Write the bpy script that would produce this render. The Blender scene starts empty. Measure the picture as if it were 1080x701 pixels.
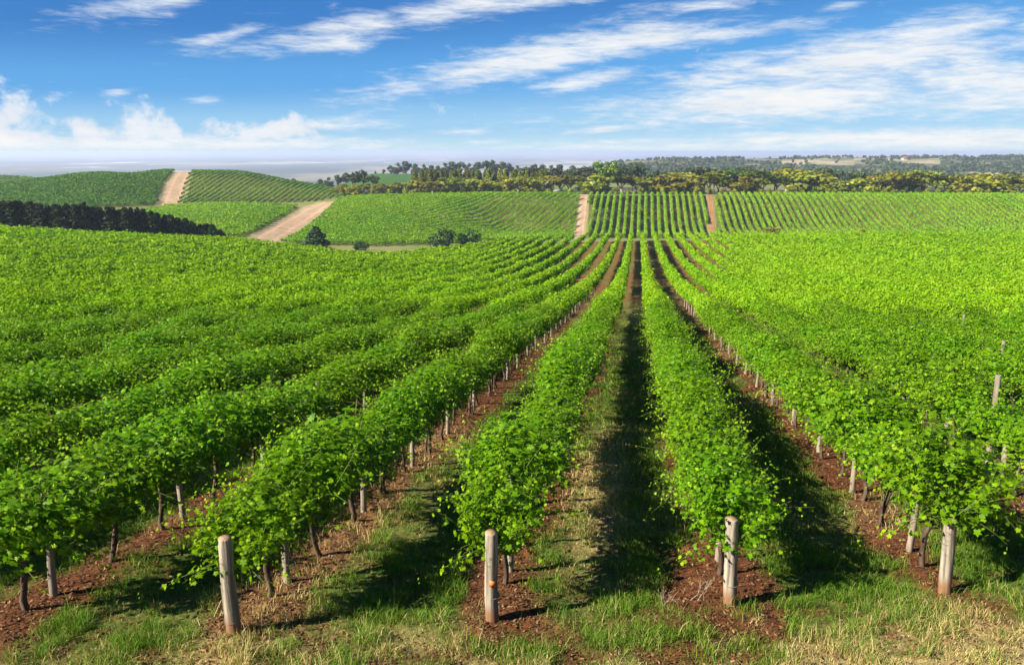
import bpy, math
import numpy as np
from mathutils import Vector, Matrix, Euler

rng = np.random.default_rng(11)
C = bpy.context.scene.collection
SC = bpy.context.scene
R = math.radians

# ------------------------------------------------------------------ camera, sky, sun, exposure
CAM_Z = 6.0
PITCH = R(12.8)          # looking down
YAW = R(8.96)            # the vine rows run along +Y; the camera looks a little left of them
FPX = 840.0              # focal length in pixels of a 1080 px wide photograph
CX, CY = 540.0, 350.5
HD = np.array([-math.sin(YAW), math.cos(YAW)])     # heading
RT = np.array([math.cos(YAW), math.sin(YAW)])      # right of heading

cam_d = bpy.data.cameras.new("camera")
cam = bpy.data.objects.new("camera", cam_d)
C.objects.link(cam)
cam.location = (0, 0, CAM_Z)
cam.rotation_euler = Euler((math.pi/2 - PITCH, 0, YAW), 'XYZ')
cam_d.sensor_width = 36.0
cam_d.lens = 36.0*FPX/1080.0
cam_d.clip_start = 0.1
cam_d.clip_end = 90000.0
SC.camera = cam

SUN_EL = R(33.5)
SUN_AZ = math.atan2(-0.82, -0.57)      # towards the sun: from +Y clockwise (x, y)
SUNV = Vector((math.sin(SUN_AZ)*math.cos(SUN_EL), math.cos(SUN_AZ)*math.cos(SUN_EL), math.sin(SUN_EL)))
sun_d = bpy.data.lights.new("sun", 'SUN')
sun_d.energy = 5.0
sun_d.angle = R(0.55)
sun_d.color = (1.0, 0.945, 0.84)
sun = bpy.data.objects.new("sun", sun_d)
C.objects.link(sun)
sun.rotation_euler = SUNV.to_track_quat('Z', 'Y').to_euler()
sun.location = (-40, -30, 60)

SKY_STRENGTH = 0.06
EXPOSURE = 1.36
world = bpy.data.worlds.new("World")
SC.world = world
world.use_nodes = True
SC.view_settings.view_transform = 'Standard'
SC.view_settings.look = 'None'
SC.view_settings.gamma = 1.0
SC.view_settings.exposure = EXPOSURE
SC.view_settings.use_curve_mapping = False
SC.render.engine = 'CYCLES'
cy = SC.cycles
cy.max_bounces = 6
cy.diffuse_bounces = 3
cy.glossy_bounces = 2
cy.transmission_bounces = 4
cy.transparent_max_bounces = 8
cy.volume_bounces = 1
cy.caustics_reflective = False
cy.caustics_refractive = False
cy.use_adaptive_sampling = True
cy.adaptive_threshold = 0.02
cy.use_denoising = True
cy.sample_clamp_indirect = 6.0
cy.volume_step_rate = 8.0


class NT:
    """small helper that writes shader nodes"""
    def __init__(self, tree):
        self.t = tree
        tree.nodes.clear()

    def n(self, kind, **kw):
        nd = self.t.nodes.new(kind)
        for k, v in kw.items():
            setattr(nd, k, v)
        return nd

    def put(self, sock, v):
        if isinstance(v, bpy.types.NodeSocket):
            self.t.links.new(v, sock)
        elif v is not None:
            try:
                sock.default_value = v
            except Exception:
                sock.default_value = tuple(v) + (1.0,)

    def m(self, op, a, b=None, c=None, clamp=False):
        nd = self.n('ShaderNodeMath', operation=op, use_clamp=clamp)
        self.put(nd.inputs[0], a)
        if b is not None: self.put(nd.inputs[1], b)
        if c is not None: self.put(nd.inputs[2], c)
        return nd.outputs[0]

    def v(self, op, a, b=None):
        nd = self.n('ShaderNodeVectorMath', operation=op)
        self.put(nd.inputs[0], a)
        if b is not None: self.put(nd.inputs[1], b)
        return nd.outputs['Value'] if op in ('DOT_PRODUCT', 'LENGTH') else nd.outputs[0]

    def step(self, x, a, b):
        nd = self.n('ShaderNodeMapRange', interpolation_type='SMOOTHSTEP')
        self.put(nd.inputs['Value'], x)
        nd.inputs['From Min'].default_value = a
        nd.inputs['From Max'].default_value = b
        return nd.outputs[0]

    def mix(self, f, a, b, blend='MIX'):
        nd = self.n('ShaderNodeMix', data_type='RGBA', blend_type=blend)
        self.put(nd.inputs[0], f)
        self.put(nd.inputs[6], a if isinstance(a, bpy.types.NodeSocket) else tuple(a)+(1,))
        self.put(nd.inputs[7], b if isinstance(b, bpy.types.NodeSocket) else tuple(b)+(1,))
        return nd.outputs[2]

    def noise(self, vec, scale, detail=4, rough=0.55, dist=0.0):
        nd = self.n('ShaderNodeTexNoise')
        if vec is not None: self.put(nd.inputs['Vector'], vec)
        nd.inputs['Scale'].default_value = scale
        nd.inputs['Detail'].default_value = detail
        nd.inputs['Roughness'].default_value = rough
        nd.inputs['Distortion'].default_value = dist
        return nd.outputs['Fac']


def px_dir(x, y):
    a, b = (x-CX)/FPX, (y-CY)/FPX
    h = math.cos(PITCH) - b*math.sin(PITCH)
    d = math.sin(PITCH) + b*math.cos(PITCH)
    v = Vector((HD[0]*h + RT[0]*a, HD[1]*h + RT[1]*a, -d))
    return v.normalized()


def build_sky():
    k = NT(world.node_tree)
    out = k.n('ShaderNodeOutputWorld')
    bg = k.n('ShaderNodeBackground')
    bg.inputs['Strength'].default_value = SKY_STRENGTH
    k.t.links.new(bg.outputs[0], out.inputs[0])
    sky = k.n('ShaderNodeTexSky', sky_type='NISHITA')
    sky.sun_disc = False
    sky.sun_elevation = SUN_EL
    sky.sun_rotation = SUN_AZ
    sky.altitude = 300
    sky.air_density = 1.0
    sky.dust_density = 0.15
    sky.ozone_density = 2.0
    tc = k.n('ShaderNodeTexCoord').outputs['Generated']
    d = k.v('NORMALIZE', tc)
    sep = k.n('ShaderNodeSeparateXYZ')
    k.put(sep.inputs[0], d)
    zz = k.m('ADD', k.m('MAXIMUM', sep.outputs[2], 0.0), 0.20)
    comb = k.n('ShaderNodeCombineXYZ')
    k.put(comb.inputs[0], k.m('DIVIDE', sep.outputs[0], zz))
    k.put(comb.inputs[1], k.m('DIVIDE', sep.outputs[1], zz))
    k.put(comb.inputs[2], k.m('MULTIPLY', sep.outputs[2], 14.0))
    P = comb.outputs[0]
    n1 = k.noise(P, 1.5, 8, 0.62, 0.5)
    n2 = k.noise(P, 7.0, 7, 0.65, 0.3)
    nz = k.m('ADD', k.m('MULTIPLY', n1, 0.5), k.m('MULTIPLY', n2, 0.5))
    puff = k.noise(k.v('MULTIPLY', d, (1.0, 1.0, 1.4)), 19.0, 8, 0.60, 0.2)
    E = SKY_STRENGTH*2**EXPOSURE                # what the world's strength and the exposure make of a sky value
    # clouds of the day: where each bank hangs (direction), half width, half height, tilt, thickness
    banks = [(8, 150, 100, 26, 0, 1.2, 1), (-6, 122, 34, 28, 0, 1.15, 1), (82, 138, 26, 18, 0, 1.1, 1), (165, 142, 70, 15, 0, 1.1, 1), (275, 137, 110, 13, 2, 1.1, 1), (352, 132, 70, 8, 0, 1.0, 0),
             (150, 157, 260, 14, 0, 1.45, 0), (380, 160, 150, 9, 0, .9, 0), (20, 164, 260, 12, 0, 1.1, 0),
             (150, 5, 78, 13, 8, .85, 0), (252, 34, 50, 8, 14, .75, 0), (355, 48, 66, 9, 6, .95, 0), (430, 18, 180, 14, 9, 1.1, 0),
             (560, 62, 160, 18, 10, 1.3, 0), (640, 48, 120, 16, 8, 1.2, 0), (620, 84, 58, 11, 10, 1.1, 0), (520, 75, 70, 9, 6, .95, 0), (770, 34, 90, 9, 8, .95, 0), (945, 42, 130, 15, 12, 1.05, 0),
             (870, 72, 190, 24, 8, 1.25, 0), (830, 104, 180, 26, 4, 1.35, 0), (750, 118, 90, 11, 2, 1.0, 0), (1045, 90, 110, 28, 0, 1.2, 0), (1000, 112, 130, 12, 4, 1.0, 0),
             (645, 136, 46, 5, 3, .95, 0), (675, 149, 80, 5, 2, .95, 0), (960, 148, 230, 13, 0, 1.3, 0), (760, 157, 300, 9, 0, 1.15, 0),
             (560, 4, 120, 9, 6, .9, 0), (740, 3, 80, 8, 2, .95, 0), (124, 99, 17, 5, 4, .9, 0), (214, 106, 24, 4, 0, .85, 0),
             (512, 151, 36, 4, 0, .8, 0), (880, 8, 26, 5, 10, .8, 0), (488, 139, 28, 4, 0, .8, 0), (1120, 40, 120, 26, 10, .85, 0)]
    F = {0: None, 1: None}
    for (x, y, hw, hh, tilt, w, puffy) in banks:
        d0 = px_dir(x, y)
        ex = (px_dir(x+10, y) - px_dir(x-10, y)).normalized()
        ex = (ex - d0*ex.dot(d0)).normalized()
        ey = ex.cross(d0)
        if ey.z < 0: ey = -ey
        c, s = math.cos(R(tilt)), math.sin(R(tilt))
        ax, ay = (ex*c + ey*s), (ey*c - ex*s)
        vx = k.m('MULTIPLY', k.v('DOT_PRODUCT', d, tuple(ax)), FPX/hw)
        vy = k.m('MULTIPLY', k.v('DOT_PRODUCT', d, tuple(ay)), FPX/hh)
        r2 = k.m('ADD', k.m('MULTIPLY', vx, vx), k.m('MULTIPLY', vy, vy))
        g = k.m('MULTIPLY', k.m('EXPONENT', k.m('MULTIPLY', r2, -0.9)), w)
        front = k.m('GREATER_THAN', k.v('DOT_PRODUCT', d, tuple(d0)), 0.2)
        g = k.m('MULTIPLY', g, front)
        F[puffy] = g if F[puffy] is None else k.m('MAXIMUM', F[puffy], g)
    # elsewhere in the sky a scattering of the same clouds, so that the light is right all round
    away = k.m('MULTIPLY', k.m('LESS_THAN', k.v('DOT_PRODUCT', d, tuple(px_dir(540, 160))), 0.55), 0.15)
    F[0] = k.m('MAXIMUM', F[0], away)
    dens = k.m('ADD', F[0], k.m('MULTIPLY', k.m('SUBTRACT', nz, 0.5), 3.4))
    densp = k.m('ADD', F[1], k.m('MULTIPLY', k.m('SUBTRACT', puff, 0.5), 3.0))
    cov = k.m('MAXIMUM', k.m('MULTIPLY', k.step(dens, 0.28, 1.35), 0.95), k.step(densp, 0.42, 0.95))
    up = k.step(sep.outputs[2], -0.005, 0.01)
    cov = k.m('MULTIPLY', cov, up)
    W = lambda *c: tuple(q/E for q in c)
    thick = k.step(k.m('MAXIMUM', dens, densp), 0.7, 1.7)
    ccol = k.mix(thick, W(.80, .87, .95), W(.97, .965, .95))
    n3 = k.noise(P, 2.2, 5, 0.6)
    ccol = k.mix(k.m('MULTIPLY', k.step(n3, 0.5, 0.7), 0.35), ccol, W(.66, .73, .84))
    low = k.step(k.noise(k.v('MULTIPLY', d, (1.0, 1.0, 1.5)), 9.0, 5, 0.6), 0.45, 0.65)
    ccol = k.mix(k.m('MULTIPLY', k.m('MULTIPLY', low, k.step(densp, .6, .9)), 0.30), ccol, W(.70, .74, .82))
    el = k.m('ADD', sep.outputs[2], k.m('MULTIPLY', k.v('DOT_PRODUCT', d, (-RT[0], -RT[1], 0.0)), k.m('MULTIPLY', sep.outputs[2], 0.45)))
    ramp = k.n('ShaderNodeValToRGB')               # deep polarised blue overhead, pale moist air low down
    ramp.color_ramp.interpolation = 'EASE'
    stops = [(0.0, (.52, .76, .93)), (.03, (.30, .60, .90)), (.085, (.085, .375, .82)), (.17, (.022, .19, .58)), (.40, (.012, .09, .34))]
    els = ramp.color_ramp.elements
    els[0].position, els[0].color = stops[0][0], stops[0][1]+(1,)
    els[1].position, els[1].color = stops[1][0], stops[1][1]+(1,)
    for p_, c_ in stops[2:]:
        e_ = els.new(p_); e_.color = c_+(1,)
    k.put(ramp.inputs[0], el)
    graded = k.mix(1.0, ramp.outputs[0], W(1, 1, 1), 'MULTIPLY')
    base = k.mix(0.90, sky.outputs[0], graded)
    col = k.mix(cov, base, ccol)
    k.put(bg.inputs['Color'], col)
    world.cycles.sampling_method = 'MANUAL'
    world.cycles.sample_map_resolution = 1024

build_sky()

# ------------------------------------------------------------------ numbers: noise, interpolation
def vnoise(x, y, seed=0):
    xi, yi = np.floor(x).astype(np.int64), np.floor(y).astype(np.int64)
    fx, fy = x-xi, y-yi
    fx, fy = fx*fx*(3-2*fx), fy*fy*(3-2*fy)
    def h(a, b):
        n = (a*374761393 + b*668265263 + seed*974634777) & 0xffffffff
        n = ((n ^ (n >> 13))*1274126177) & 0xffffffff
        return ((n ^ (n >> 16)) & 0xffffff)/float(0xffffff)
    return (h(xi, yi)*(1-fx)+h(xi+1, yi)*fx)*(1-fy) + (h(xi, yi+1)*(1-fx)+h(xi+1, yi+1)*fx)*fy

def fbm(x, y, oct=4, seed=0):
    s, a, t = 0.0, 1.0, 0.0
    for o in range(oct):
        s = s + a*vnoise(x*2**o, y*2**o, seed+o*17)
        t += a
        a *= 0.5
    return s/t

def sstep(x, a, b):
    t = np.clip((x-a)/(b-a), 0, 1)
    return t*t*(3-2*t)

def pchip(xk, yk, x):
    xk, yk = np.asarray(xk, float), np.asarray(yk, float)
    h = np.diff(xk); dl = np.diff(yk)/h
    m = np.zeros(len(xk))
    m[0], m[-1] = dl[0], dl[-1]
    for i in range(1, len(xk)-1):
        if dl[i-1]*dl[i] > 0:
            w1, w2 = 2*h[i]+h[i-1], h[i]+2*h[i-1]
            m[i] = (w1+w2)/(w1/dl[i-1]+w2/dl[i])
    i = np.clip(np.searchsorted(xk, x)-1, 0, len(xk)-2)
    t = (x-xk[i])/h[i]
    t2, t3 = t*t, t*t*t
    return (2*t3-3*t2+1)*yk[i]+(t3-2*t2+t)*h[i]*m[i]+(-2*t3+3*t2)*yk[i+1]+(t3-t2)*h[i]*m[i+1]

# ------------------------------------------------------------------ the lie of the land
def DR(s, y):            # metres below eye level at distance s for a picture height y
    b = (y-CY)/FPX
    return s*(math.sin(PITCH)+b*math.cos(PITCH))/(math.cos(PITCH)-b*math.sin(PITCH))

FARP = [(2600, 108), (30000, 112)]
NEAR = [(1, 4.8), (9.4, 5.85), (20, 7.2), (40, 9.75)]
LAND = {
 -250: [(85, 13.0), (120, 14.2), (150, 15.2), (170, 16.4), (190, 19), (230, 21), (300, 21), (420, DR(420, 202)), (450, 20), (480, 22), (560, 24), (650, DR(650, 187)), (720, 30), (1000, 60)] + FARP,
 0: [(85, 13.2), (120, 14.8), (150, 15.8), (165, 16.8), (190, 19.5), (230, 21.5), (300, 22), (420, DR(420, 199.5)), (445, 18.6), (480, 22), (560, 24), (650, DR(650, 186.5)), (720, 30), (1000, 60)] + FARP,
 120: [(85, 13.8), (120, 16.2), (160, 17.8), (175, 19), (200, 22), (250, 24.5), (310, 24), (340, DR(340, 222)), (450, DR(450, 184.5)), (480, 15), (560, 24), (650, 27), (1000, 60)] + FARP,
 185: [(85, 14.1), (120, 16.8), (165, 18.9), (180, 20.5), (208, 23.5), (250, 26), (310, 25.5), (378, DR(378, 217)), (500, DR(500, 181)), (530, 14), (620, 28), (1000, 60)] + FARP,
 250: [(85, 14.4), (120, 17.2), (170, 20), (185, 21.5), (215, 24.6), (260, 27.6), (370, DR(370, 217)), (385, DR(385, 214.5)), (520, DR(520, 181.5)), (550, 15), (640, 30), (1000, 60)] + FARP,
 330: [(85, 14.8), (120, 17.8), (160, 21.4), (185, 23.3), (215, 26.4), (232, DR(232, 264)), (262, DR(262, 258)), (390, DR(390, 214)), (410, DR(410, 209)), (500, DR(500, 195)), (540, 24), (640, 30), (1000, 55)] + FARP,
 400: [(85, 15.0), (120, 18.2), (160, 22.3), (190, 24.9), (215, 27.0), (232, 28.2), (262, DR(262, 260)), (400, DR(400, 208.5)), (440, 23), (560, 28), (700, DR(700, 188)), (900, DR(900, 183)), (1100, 42), (1600, 80)] + FARP,
 470: [(85, 15.1), (120, 18.3), (160, 21.8), (195, 24.6), (215, 26.6), (265, 31), (300, 31.5), (402, DR(402, 207)), (440, 23), (600, 29), (900, DR(900, 184)), (1100, 36), (1600, 70)] + FARP,
 540: [(85, 15.15), (120, 18.3), (160, 21.1), (205, 23.6), (235, 27), (285, 32.5), (345, DR(345, 248)), (405, DR(405, 206)), (440, 23), (600, 29), (900, DR(900, 184)), (1200, 38), (1600, 64)] + FARP,
 672: [(85, 15.2), (120, 18.2), (160, 20.6), (204, 22.6), (240, 26), (290, 33), (340, 35.2), (415, DR(415, 206)), (450, 23), (700, 28), (1200, 35), (1800, DR(1800, 168)), (2050, 45)] + FARP,
 860: [(85, 15.2), (120, 18.2), (160, 20.6), (204, 22.5), (240, 26), (290, 33), (340, 35.2), (415, DR(415, 206)), (450, 23), (700, 28), (1200, 35), (1900, DR(1900, 165)), (2150, 55)] + FARP,
 1080: [(85, 15.1), (120, 18.1), (160, 20.4), (204, 22.3), (240, 26), (290, 33), (340, 35.2), (420, DR(420, 206.5)), (450, 23), (700, 28), (1200, 35), (2000, DR(2000, 164)), (2250, 55)] + FARP,
 1400: [(85, 15.1), (120, 18.1), (160, 20.4), (204, 22.3), (240, 26), (290, 33), (340, 35.2), (420, DR(420, 207)), (450, 23), (700, 28), (1200, 35), (2000, DR(2000, 163.5)), (2250, 55)] + FARP,
}
SG = np.exp(np.linspace(0, math.log(30000), 700))
_us = sorted(LAND)
_rows = np.array([pchip(*zip(*(NEAR+LAND[u])), SG) for u in _us])
UG = np.arange(-250, 1401, 10.0)
TAB = np.empty((len(UG), len(SG)))
for _i in range(len(SG)):
    TAB[:, _i] = pchip(_us, _rows[:, _i], UG)

def sheet(x, y):
    """smooth height of the land at world x, y (arrays)"""
    x, y = np.asarray(x, float), np.asarray(y, float)
    s = x*HD[0]+y*HD[1]
    t = x*RT[0]+y*RT[1]
    sc = np.clip(s, 1.0, 29900)
    near = 4.8 + (s-1)*0.11
    u = CX + FPX*t/np.maximum(sc*1.01, 30)
    ui = np.clip((u+250)/10, 0, len(UG)-1.001)
    si = np.clip(np.log(sc)/math.log(30000)*(len(SG)-1), 0, len(SG)-1.001)
    a, b = ui.astype(int), si.astype(int)
    fa, fb = ui-a, si-b
    d = (TAB[a, b]*(1-fa)+TAB[a+1, b]*fa)*(1-fb) + (TAB[a, b+1]*(1-fa)+TAB[a+1, b+1]*fa)*fb
    d = np.where(s < 1, np.maximum(near, 1.5), d)
    far = sstep(s, 700, 1500)
    d = d + far*(fbm(x/420.0, y/420.0, 4, 5)-0.5)*np.clip(s*0.006, 0, 13)*sstep(9000-s, 0, 6000)*sstep(u, 480, 640)
    return CAM_Z - d

def project(x, y, z):
    s = x*HD[0]+y*HD[1]; t = x*RT[0]+y*RT[1]; d = CAM_Z - z
    dep = s*math.cos(PITCH)+d*math.sin(PITCH)
    v = d*math.cos(PITCH)-s*math.sin(PITCH)
    return CX+FPX*t/np.maximum(dep, .1), CY+FPX*v/np.maximum(dep, .1), dep

def at_s(px, s):
    """world x, y on the land along bearing px at distance s"""
    z = CAM_Z-20
    for _ in range(4):
        t = (px-CX)/FPX*(s*math.cos(PITCH)+(CAM_Z-z)*math.sin(PITCH))
        p = HD*s+RT*t
        z = float(sheet(p[0], p[1]))
    return np.array([p[0], p[1]])

def hit(px, py):
    """where the line of sight through px, py first meets the land"""
    v = px_dir(px, py)
    s = 3.0
    while s < 20000:
        q = v*s
        if q.z+CAM_Z < float(sheet(q.x, q.y)):
            return np.array([q.x, q.y])
        s *= 1.002
    return np.array([v.x, v.y])*s

# ------------------------------------------------------------------ the planting plan of the near field
ROW_GAP = 3.0
FIELD_X0 = -1.5                       # row 0, just left of the central grass strip
end_pts = [hit(247, 671), hit(519, 655), hit(770, 640), hit(996, 627)]     # the four thick end posts (rows -1, 0, 1, 2)
_k = np.array([-1, 0, 1, 2])
_fx = np.polyfit(_k, [p[0] for p in end_pts], 1)
FIELD_X0 = float(_fx[1]); ROW_GAP = float(_fx[0])
_fy = np.polyfit(_k, [p[1] for p in end_pts], 1)
def row_x(k): return FIELD_X0+ROW_GAP*k
def row_front(k): return float(np.polyval(_fy, k))
S_END = ([-250, 0, 120, 250, 330, 365, 420, 470, 540, 672, 1080, 1400], [158, 160, 166, 178, 186, 178, 181, 196, 206, 212, 214, 214])
def field_end(x, y):
    s = x*HD[0]+y*HD[1]; t = x*RT[0]+y*RT[1]
    u = CX+FPX*t/np.maximum(s*1.01, 30)
    return s < np.interp(u, *S_END)
def phase(x): # metres to the nearest vine line
    return np.abs(((x-FIELD_X0)/ROW_GAP+0.5) % 1.0-0.5)*ROW_GAP
def in_field(x, y):
    k = (x-FIELD_X0)/ROW_GAP
    return sstep(y-np.polyval(_fy, k), -1.6, 0.6)

def covers(x, y):
    """(grass cover, dryness) of the near ground, 0..1"""
    ph = phase(x)
    f = in_field(x, y)
    n = fbm(x*0.8, y*0.8, 4, 3)
    n2 = fbm(x*2.6, y*2.6, 3, 9)
    strip = sstep(ph+(n-0.5)*1.1, 0.30, 0.75)
    kk = np.floor((x-FIELD_X0)/ROW_GAP)
    scant = np.where((kk == 0) | (kk == 1), 0.9, 1.0)
    head = sstep(n2*0.7+n*0.5, 0.40, 0.68)
    g = f*strip*scant*(0.6+0.4*sstep(n2, 0.3, 0.6)) + (1-f)*head*0.62
    dn = fbm(x*0.45+7, y*0.35, 4, 21)
    xm = x-(FIELD_X0+ROW_GAP*0.37)
    straw = np.exp(-(xm/0.45)**2)*np.exp(-((y-15.5)/4.2)**2)       # the bleached patch in the central strip
    dry = np.clip(sstep(dn, 0.50, 0.66)*0.75*(0.35+0.65*(1-f)) + (1-f)*sstep(n, 0.42, 0.64)*0.7 + straw*1.6, 0, 1)
    # at the very front the headland is mostly straw
    fr = sstep(-(y-np.polyval(_fy, (x-FIELD_X0)/ROW_GAP)), 0.7, 1.6)
    dry = np.clip(dry+fr*0.6*sstep(n2, .42, .64), 0, 1)
    g = np.clip(g+fr*0.22, 0, 1)
    return g, dry

def ground(x, y):
    x, y = np.asarray(x, float), np.asarray(y, float)
    z = sheet(x, y)
    w = 1-sstep(np.hypot(x, y), 40, 70)
    ph = phase(x)
    berm = 0.07*np.exp(-(ph/0.55)**2)-0.03
    rough = (fbm(x*1.6, y*1.6, 3, 31)-0.5)*0.10+(fbm(x*7, y*7, 3, 41)-0.5)*0.045
    return z + w*(in_field(x, y)*berm+rough)

# ------------------------------------------------------------------ mesh helpers
def mesh_from(name, V, faces, mats=(), fmat=None, attrs=None, smooth=False):
    """faces: list of (M,k) index arrays"""
    me = bpy.data.meshes.new(name)
    V = np.ascontiguousarray(V, dtype=np.float32)
    me.vertices.add(len(V))
    me.vertices.foreach_set('co', V.ravel())
    faces = [f for f in faces if len(f)]
    nl = sum(f.size for f in faces)
    npol = sum(len(f) for f in faces)
    me.loops.add(nl)
    me.loops.foreach_set('vertex_index', np.concatenate([f.ravel() for f in faces]).astype(np.int32))
    me.polygons.add(npol)
    starts, tot = [], 0
    for f in faces:
        starts.append(tot+np.arange(len(f))*f.shape[1]); tot += f.size
    me.polygons.foreach_set('loop_start', np.concatenate(starts).astype(np.int32))
    if fmat is not None:
        me.polygons.foreach_set('material_index', np.asarray(fmat, np.int32))
    if smooth:
        me.polygons.foreach_set('use_smooth', np.ones(npol, bool))
    for m in mats: me.materials.append(m)
    for k, (dom, a) in (attrs or {}).items():
        at = me.attributes.new(k, 'FLOAT', dom)
        at.data.foreach_set('value', np.ascontiguousarray(a, np.float32))
    me.update(calc_edges=True)
    return me

def link(name, me, parent=None, loc=(0, 0, 0), rotz=0.0, scale=None):
    o = bpy.data.objects.new(name, me)
    C.objects.link(o)
    o.location = loc
    o.rotation_euler = (0, 0, rotz)
    if scale is not None: o.scale = scale if hasattr(scale, '__len__') else (scale,)*3
    if parent is not None: o.parent = parent
    return o

def tag(o, label, cat, group=None):
    o['label'] = label
    o['category'] = cat
    if group: o['group'] = group
    return o

def kind(o, k, label=None, cat=None):
    o['kind'] = k
    if label: o['label'] = label
    if cat: o['category'] = cat
    return o

def tube(path, rad, n=7, cap=True, rg=None, bump=0.0):
    """verts and faces (quads, tris) of a tapering tube along a path"""
    P = np.asarray(path, float); r = np.asarray(rad, float)
    T = np.gradient(P, axis=0)
    T /= np.linalg.norm(T, axis=1, keepdims=True)+1e-9
    ref = np.array([0.0, 0, 1]) if abs(T[0][2]) < .9 else np.array([1.0, 0, 0])
    V = []
    for i in range(len(P)):
        a = np.cross(T[i], ref); a /= np.linalg.norm(a)+1e-9
        b = np.cross(T[i], a)
        an = np.linspace(0, 2*math.pi, n, endpoint=False)
        rr = r[i]*(1+(rg.uniform(-bump, bump, n) if rg is not None else 0))
        V.append(P[i]+np.outer(np.cos(an)*rr, a)+np.outer(np.sin(an)*rr, b))
    V = np.vstack(V)
    q = []
    for i in range(len(P)-1):
        for j in range(n):
            q.append((i*n+j, i*n+(j+1) % n, (i+1)*n+(j+1) % n, (i+1)*n+j))
    q = np.array(q)
    tr = np.zeros((0, 3), int)
    if cap:
        V = np.vstack([V, P[-1], P[0]])
        c1, c0 = len(V)-2, len(V)-1
        L = (len(P)-1)*n
        tr = np.array([(L+j, L+(j+1) % n, c1) for j in range(n)]+[((j+1) % n, j, c0) for j in range(n)])
    return V, q, tr

class Acc:
    """collects pieces into one mesh"""
    def __init__(s): s.V, s.Q, s.T, s.n = [], [], [], 0
    def add(s, V, q=None, t=None):
        s.V.append(V)
        if q is not None and len(q): s.Q.append(q+s.n)
        if t is not None and len(t): s.T.append(t+s.n)
        s.n += len(V)
    def mesh(s, name, mat, smooth=False):
        fs = []
        if s.Q: fs.append(np.vstack(s.Q))
        if s.T: fs.append(np.vstack(s.T))
        return mesh_from(name, np.vstack(s.V), fs, [mat], smooth=smooth)

def frames(N, rg):
    """random tangents for unit normals"""
    r = rg.normal(size=N.shape)
    t = np.cross(N, r)
    t /= np.linalg.norm(t, axis=1, keepdims=True)+1e-9
    return t, np.cross(N, t)

CARD = np.array([(-.5, -.32), (.06, -.55), (.5, -.2), (.42, .3), (-.05, .55), (-.52, .22)])
QUAD = np.array([(-.5, -.42), (.46, -.5), (.5, .4), (-.4, .5)])
def cards(Pc, N, size, rg, shape=QUAD):
    t, b = frames(N, rg)
    k = len(shape)
    V = Pc[:, None, :] + (t[:, None, :]*shape[None, :, :1] + b[:, None, :]*shape[None, :, 1:2])*np.asarray(size).reshape(-1, 1, 1)
    F = np.arange(len(Pc)*k).reshape(-1, k)
    return V.reshape(-1, 3), F

# ------------------------------------------------------------------ materials
def new_mat(name):
    m = bpy.data.materials.new(name)
    m.use_nodes = True
    k = NT(m.node_tree)
    out = k.n('ShaderNodeOutputMaterial')
    return m, k, out

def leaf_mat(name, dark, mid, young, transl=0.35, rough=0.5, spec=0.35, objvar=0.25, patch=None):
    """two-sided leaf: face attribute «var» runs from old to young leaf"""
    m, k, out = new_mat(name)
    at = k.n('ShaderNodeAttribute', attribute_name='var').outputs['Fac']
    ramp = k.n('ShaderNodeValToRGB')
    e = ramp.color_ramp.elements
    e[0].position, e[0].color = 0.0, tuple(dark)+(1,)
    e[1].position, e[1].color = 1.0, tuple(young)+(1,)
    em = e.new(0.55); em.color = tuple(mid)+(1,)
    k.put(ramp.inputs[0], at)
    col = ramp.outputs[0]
    oi = k.n('ShaderNodeObjectInfo').outputs['Random']
    hs = k.n('ShaderNodeHueSaturation')
    k.put(hs.inputs['Color'], col)
    k.put(hs.inputs['Hue'], k.m('ADD', k.m('MULTIPLY', k.m('SUBTRACT', oi, 0.5), min(0.06*objvar/0.25, 0.05)), 0.5))
    k.put(hs.inputs['Value'], k.m('ADD', k.m('MULTIPLY', oi, objvar), 1-objvar*0.5))
    col = hs.outputs[0]
    if patch:
        pos = k.n('ShaderNodeNewGeometry').outputs['Position']
        n = k.noise(pos, patch, 3, 0.55)
        col = k.mix(k.step(n, 0.38, 0.62), col, k.mix(0.6, col, young), 'MIX')
    p = k.n('ShaderNodeBsdfPrincipled')
    k.put(p.inputs['Base Color'], col)
    p.inputs['Roughness'].default_value = rough
    p.inputs['Specular IOR Level'].default_value = spec
    tr = k.n('ShaderNodeBsdfTranslucent')
    tc = k.mix(0.65, col, k.mix(1.0, col, (1.0, 1.0, 0.25), 'MULTIPLY'))
    k.put(tr.inputs['Color'], tc)
    ms = k.n('ShaderNodeMixShader')
    ms.inputs[0].default_value = transl
    k.t.links.new(p.outputs[0], ms.inputs[1])
    k.t.links.new(tr.outputs[0], ms.inputs[2])
    k.t.links.new(ms.outputs[0], out.inputs[0])
    return m

M_VINE = leaf_mat('vine_leaf', (0.07, 0.175, 0.003), (0.18, 0.37, 0.005), (0.34, 0.51, 0.014), 0.52, 0.5, 0.14, 0.07)
M_ROW = leaf_mat('vine_row_leaf', (0.065, 0.17, 0.003), (0.16, 0.335, 0.004), (0.29, 0.47, 0.011), 0.46, 0.55, 0.12, 0.06, 0.05)
M_HILL = leaf_mat('hill_vine_leaf', (0.09, 0.23, 0.004), (0.18, 0.37, 0.005), (0.30, 0.48, 0.012), 0.40, 0.55, 0.25, 0.10, 0.02)
M_HILL2 = leaf_mat('upper_hill_vine_leaf', (0.05, 0.15, 0.006), (0.11, 0.25, 0.007), (0.19, 0.34, 0.015), 0.34, 0.55, 0.25, 0.08, 0.02)
M_SHADETINTV = leaf_mat('shade_tinted_vine_leaf', (0.030, 0.105, 0.004), (0.058, 0.165, 0.005), (0.095, 0.22, 0.008), 0.22, 0.6, 0.2, 0.08, 0.01)  # vine green darkened: cloud shade over the hill is put into the colour
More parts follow.
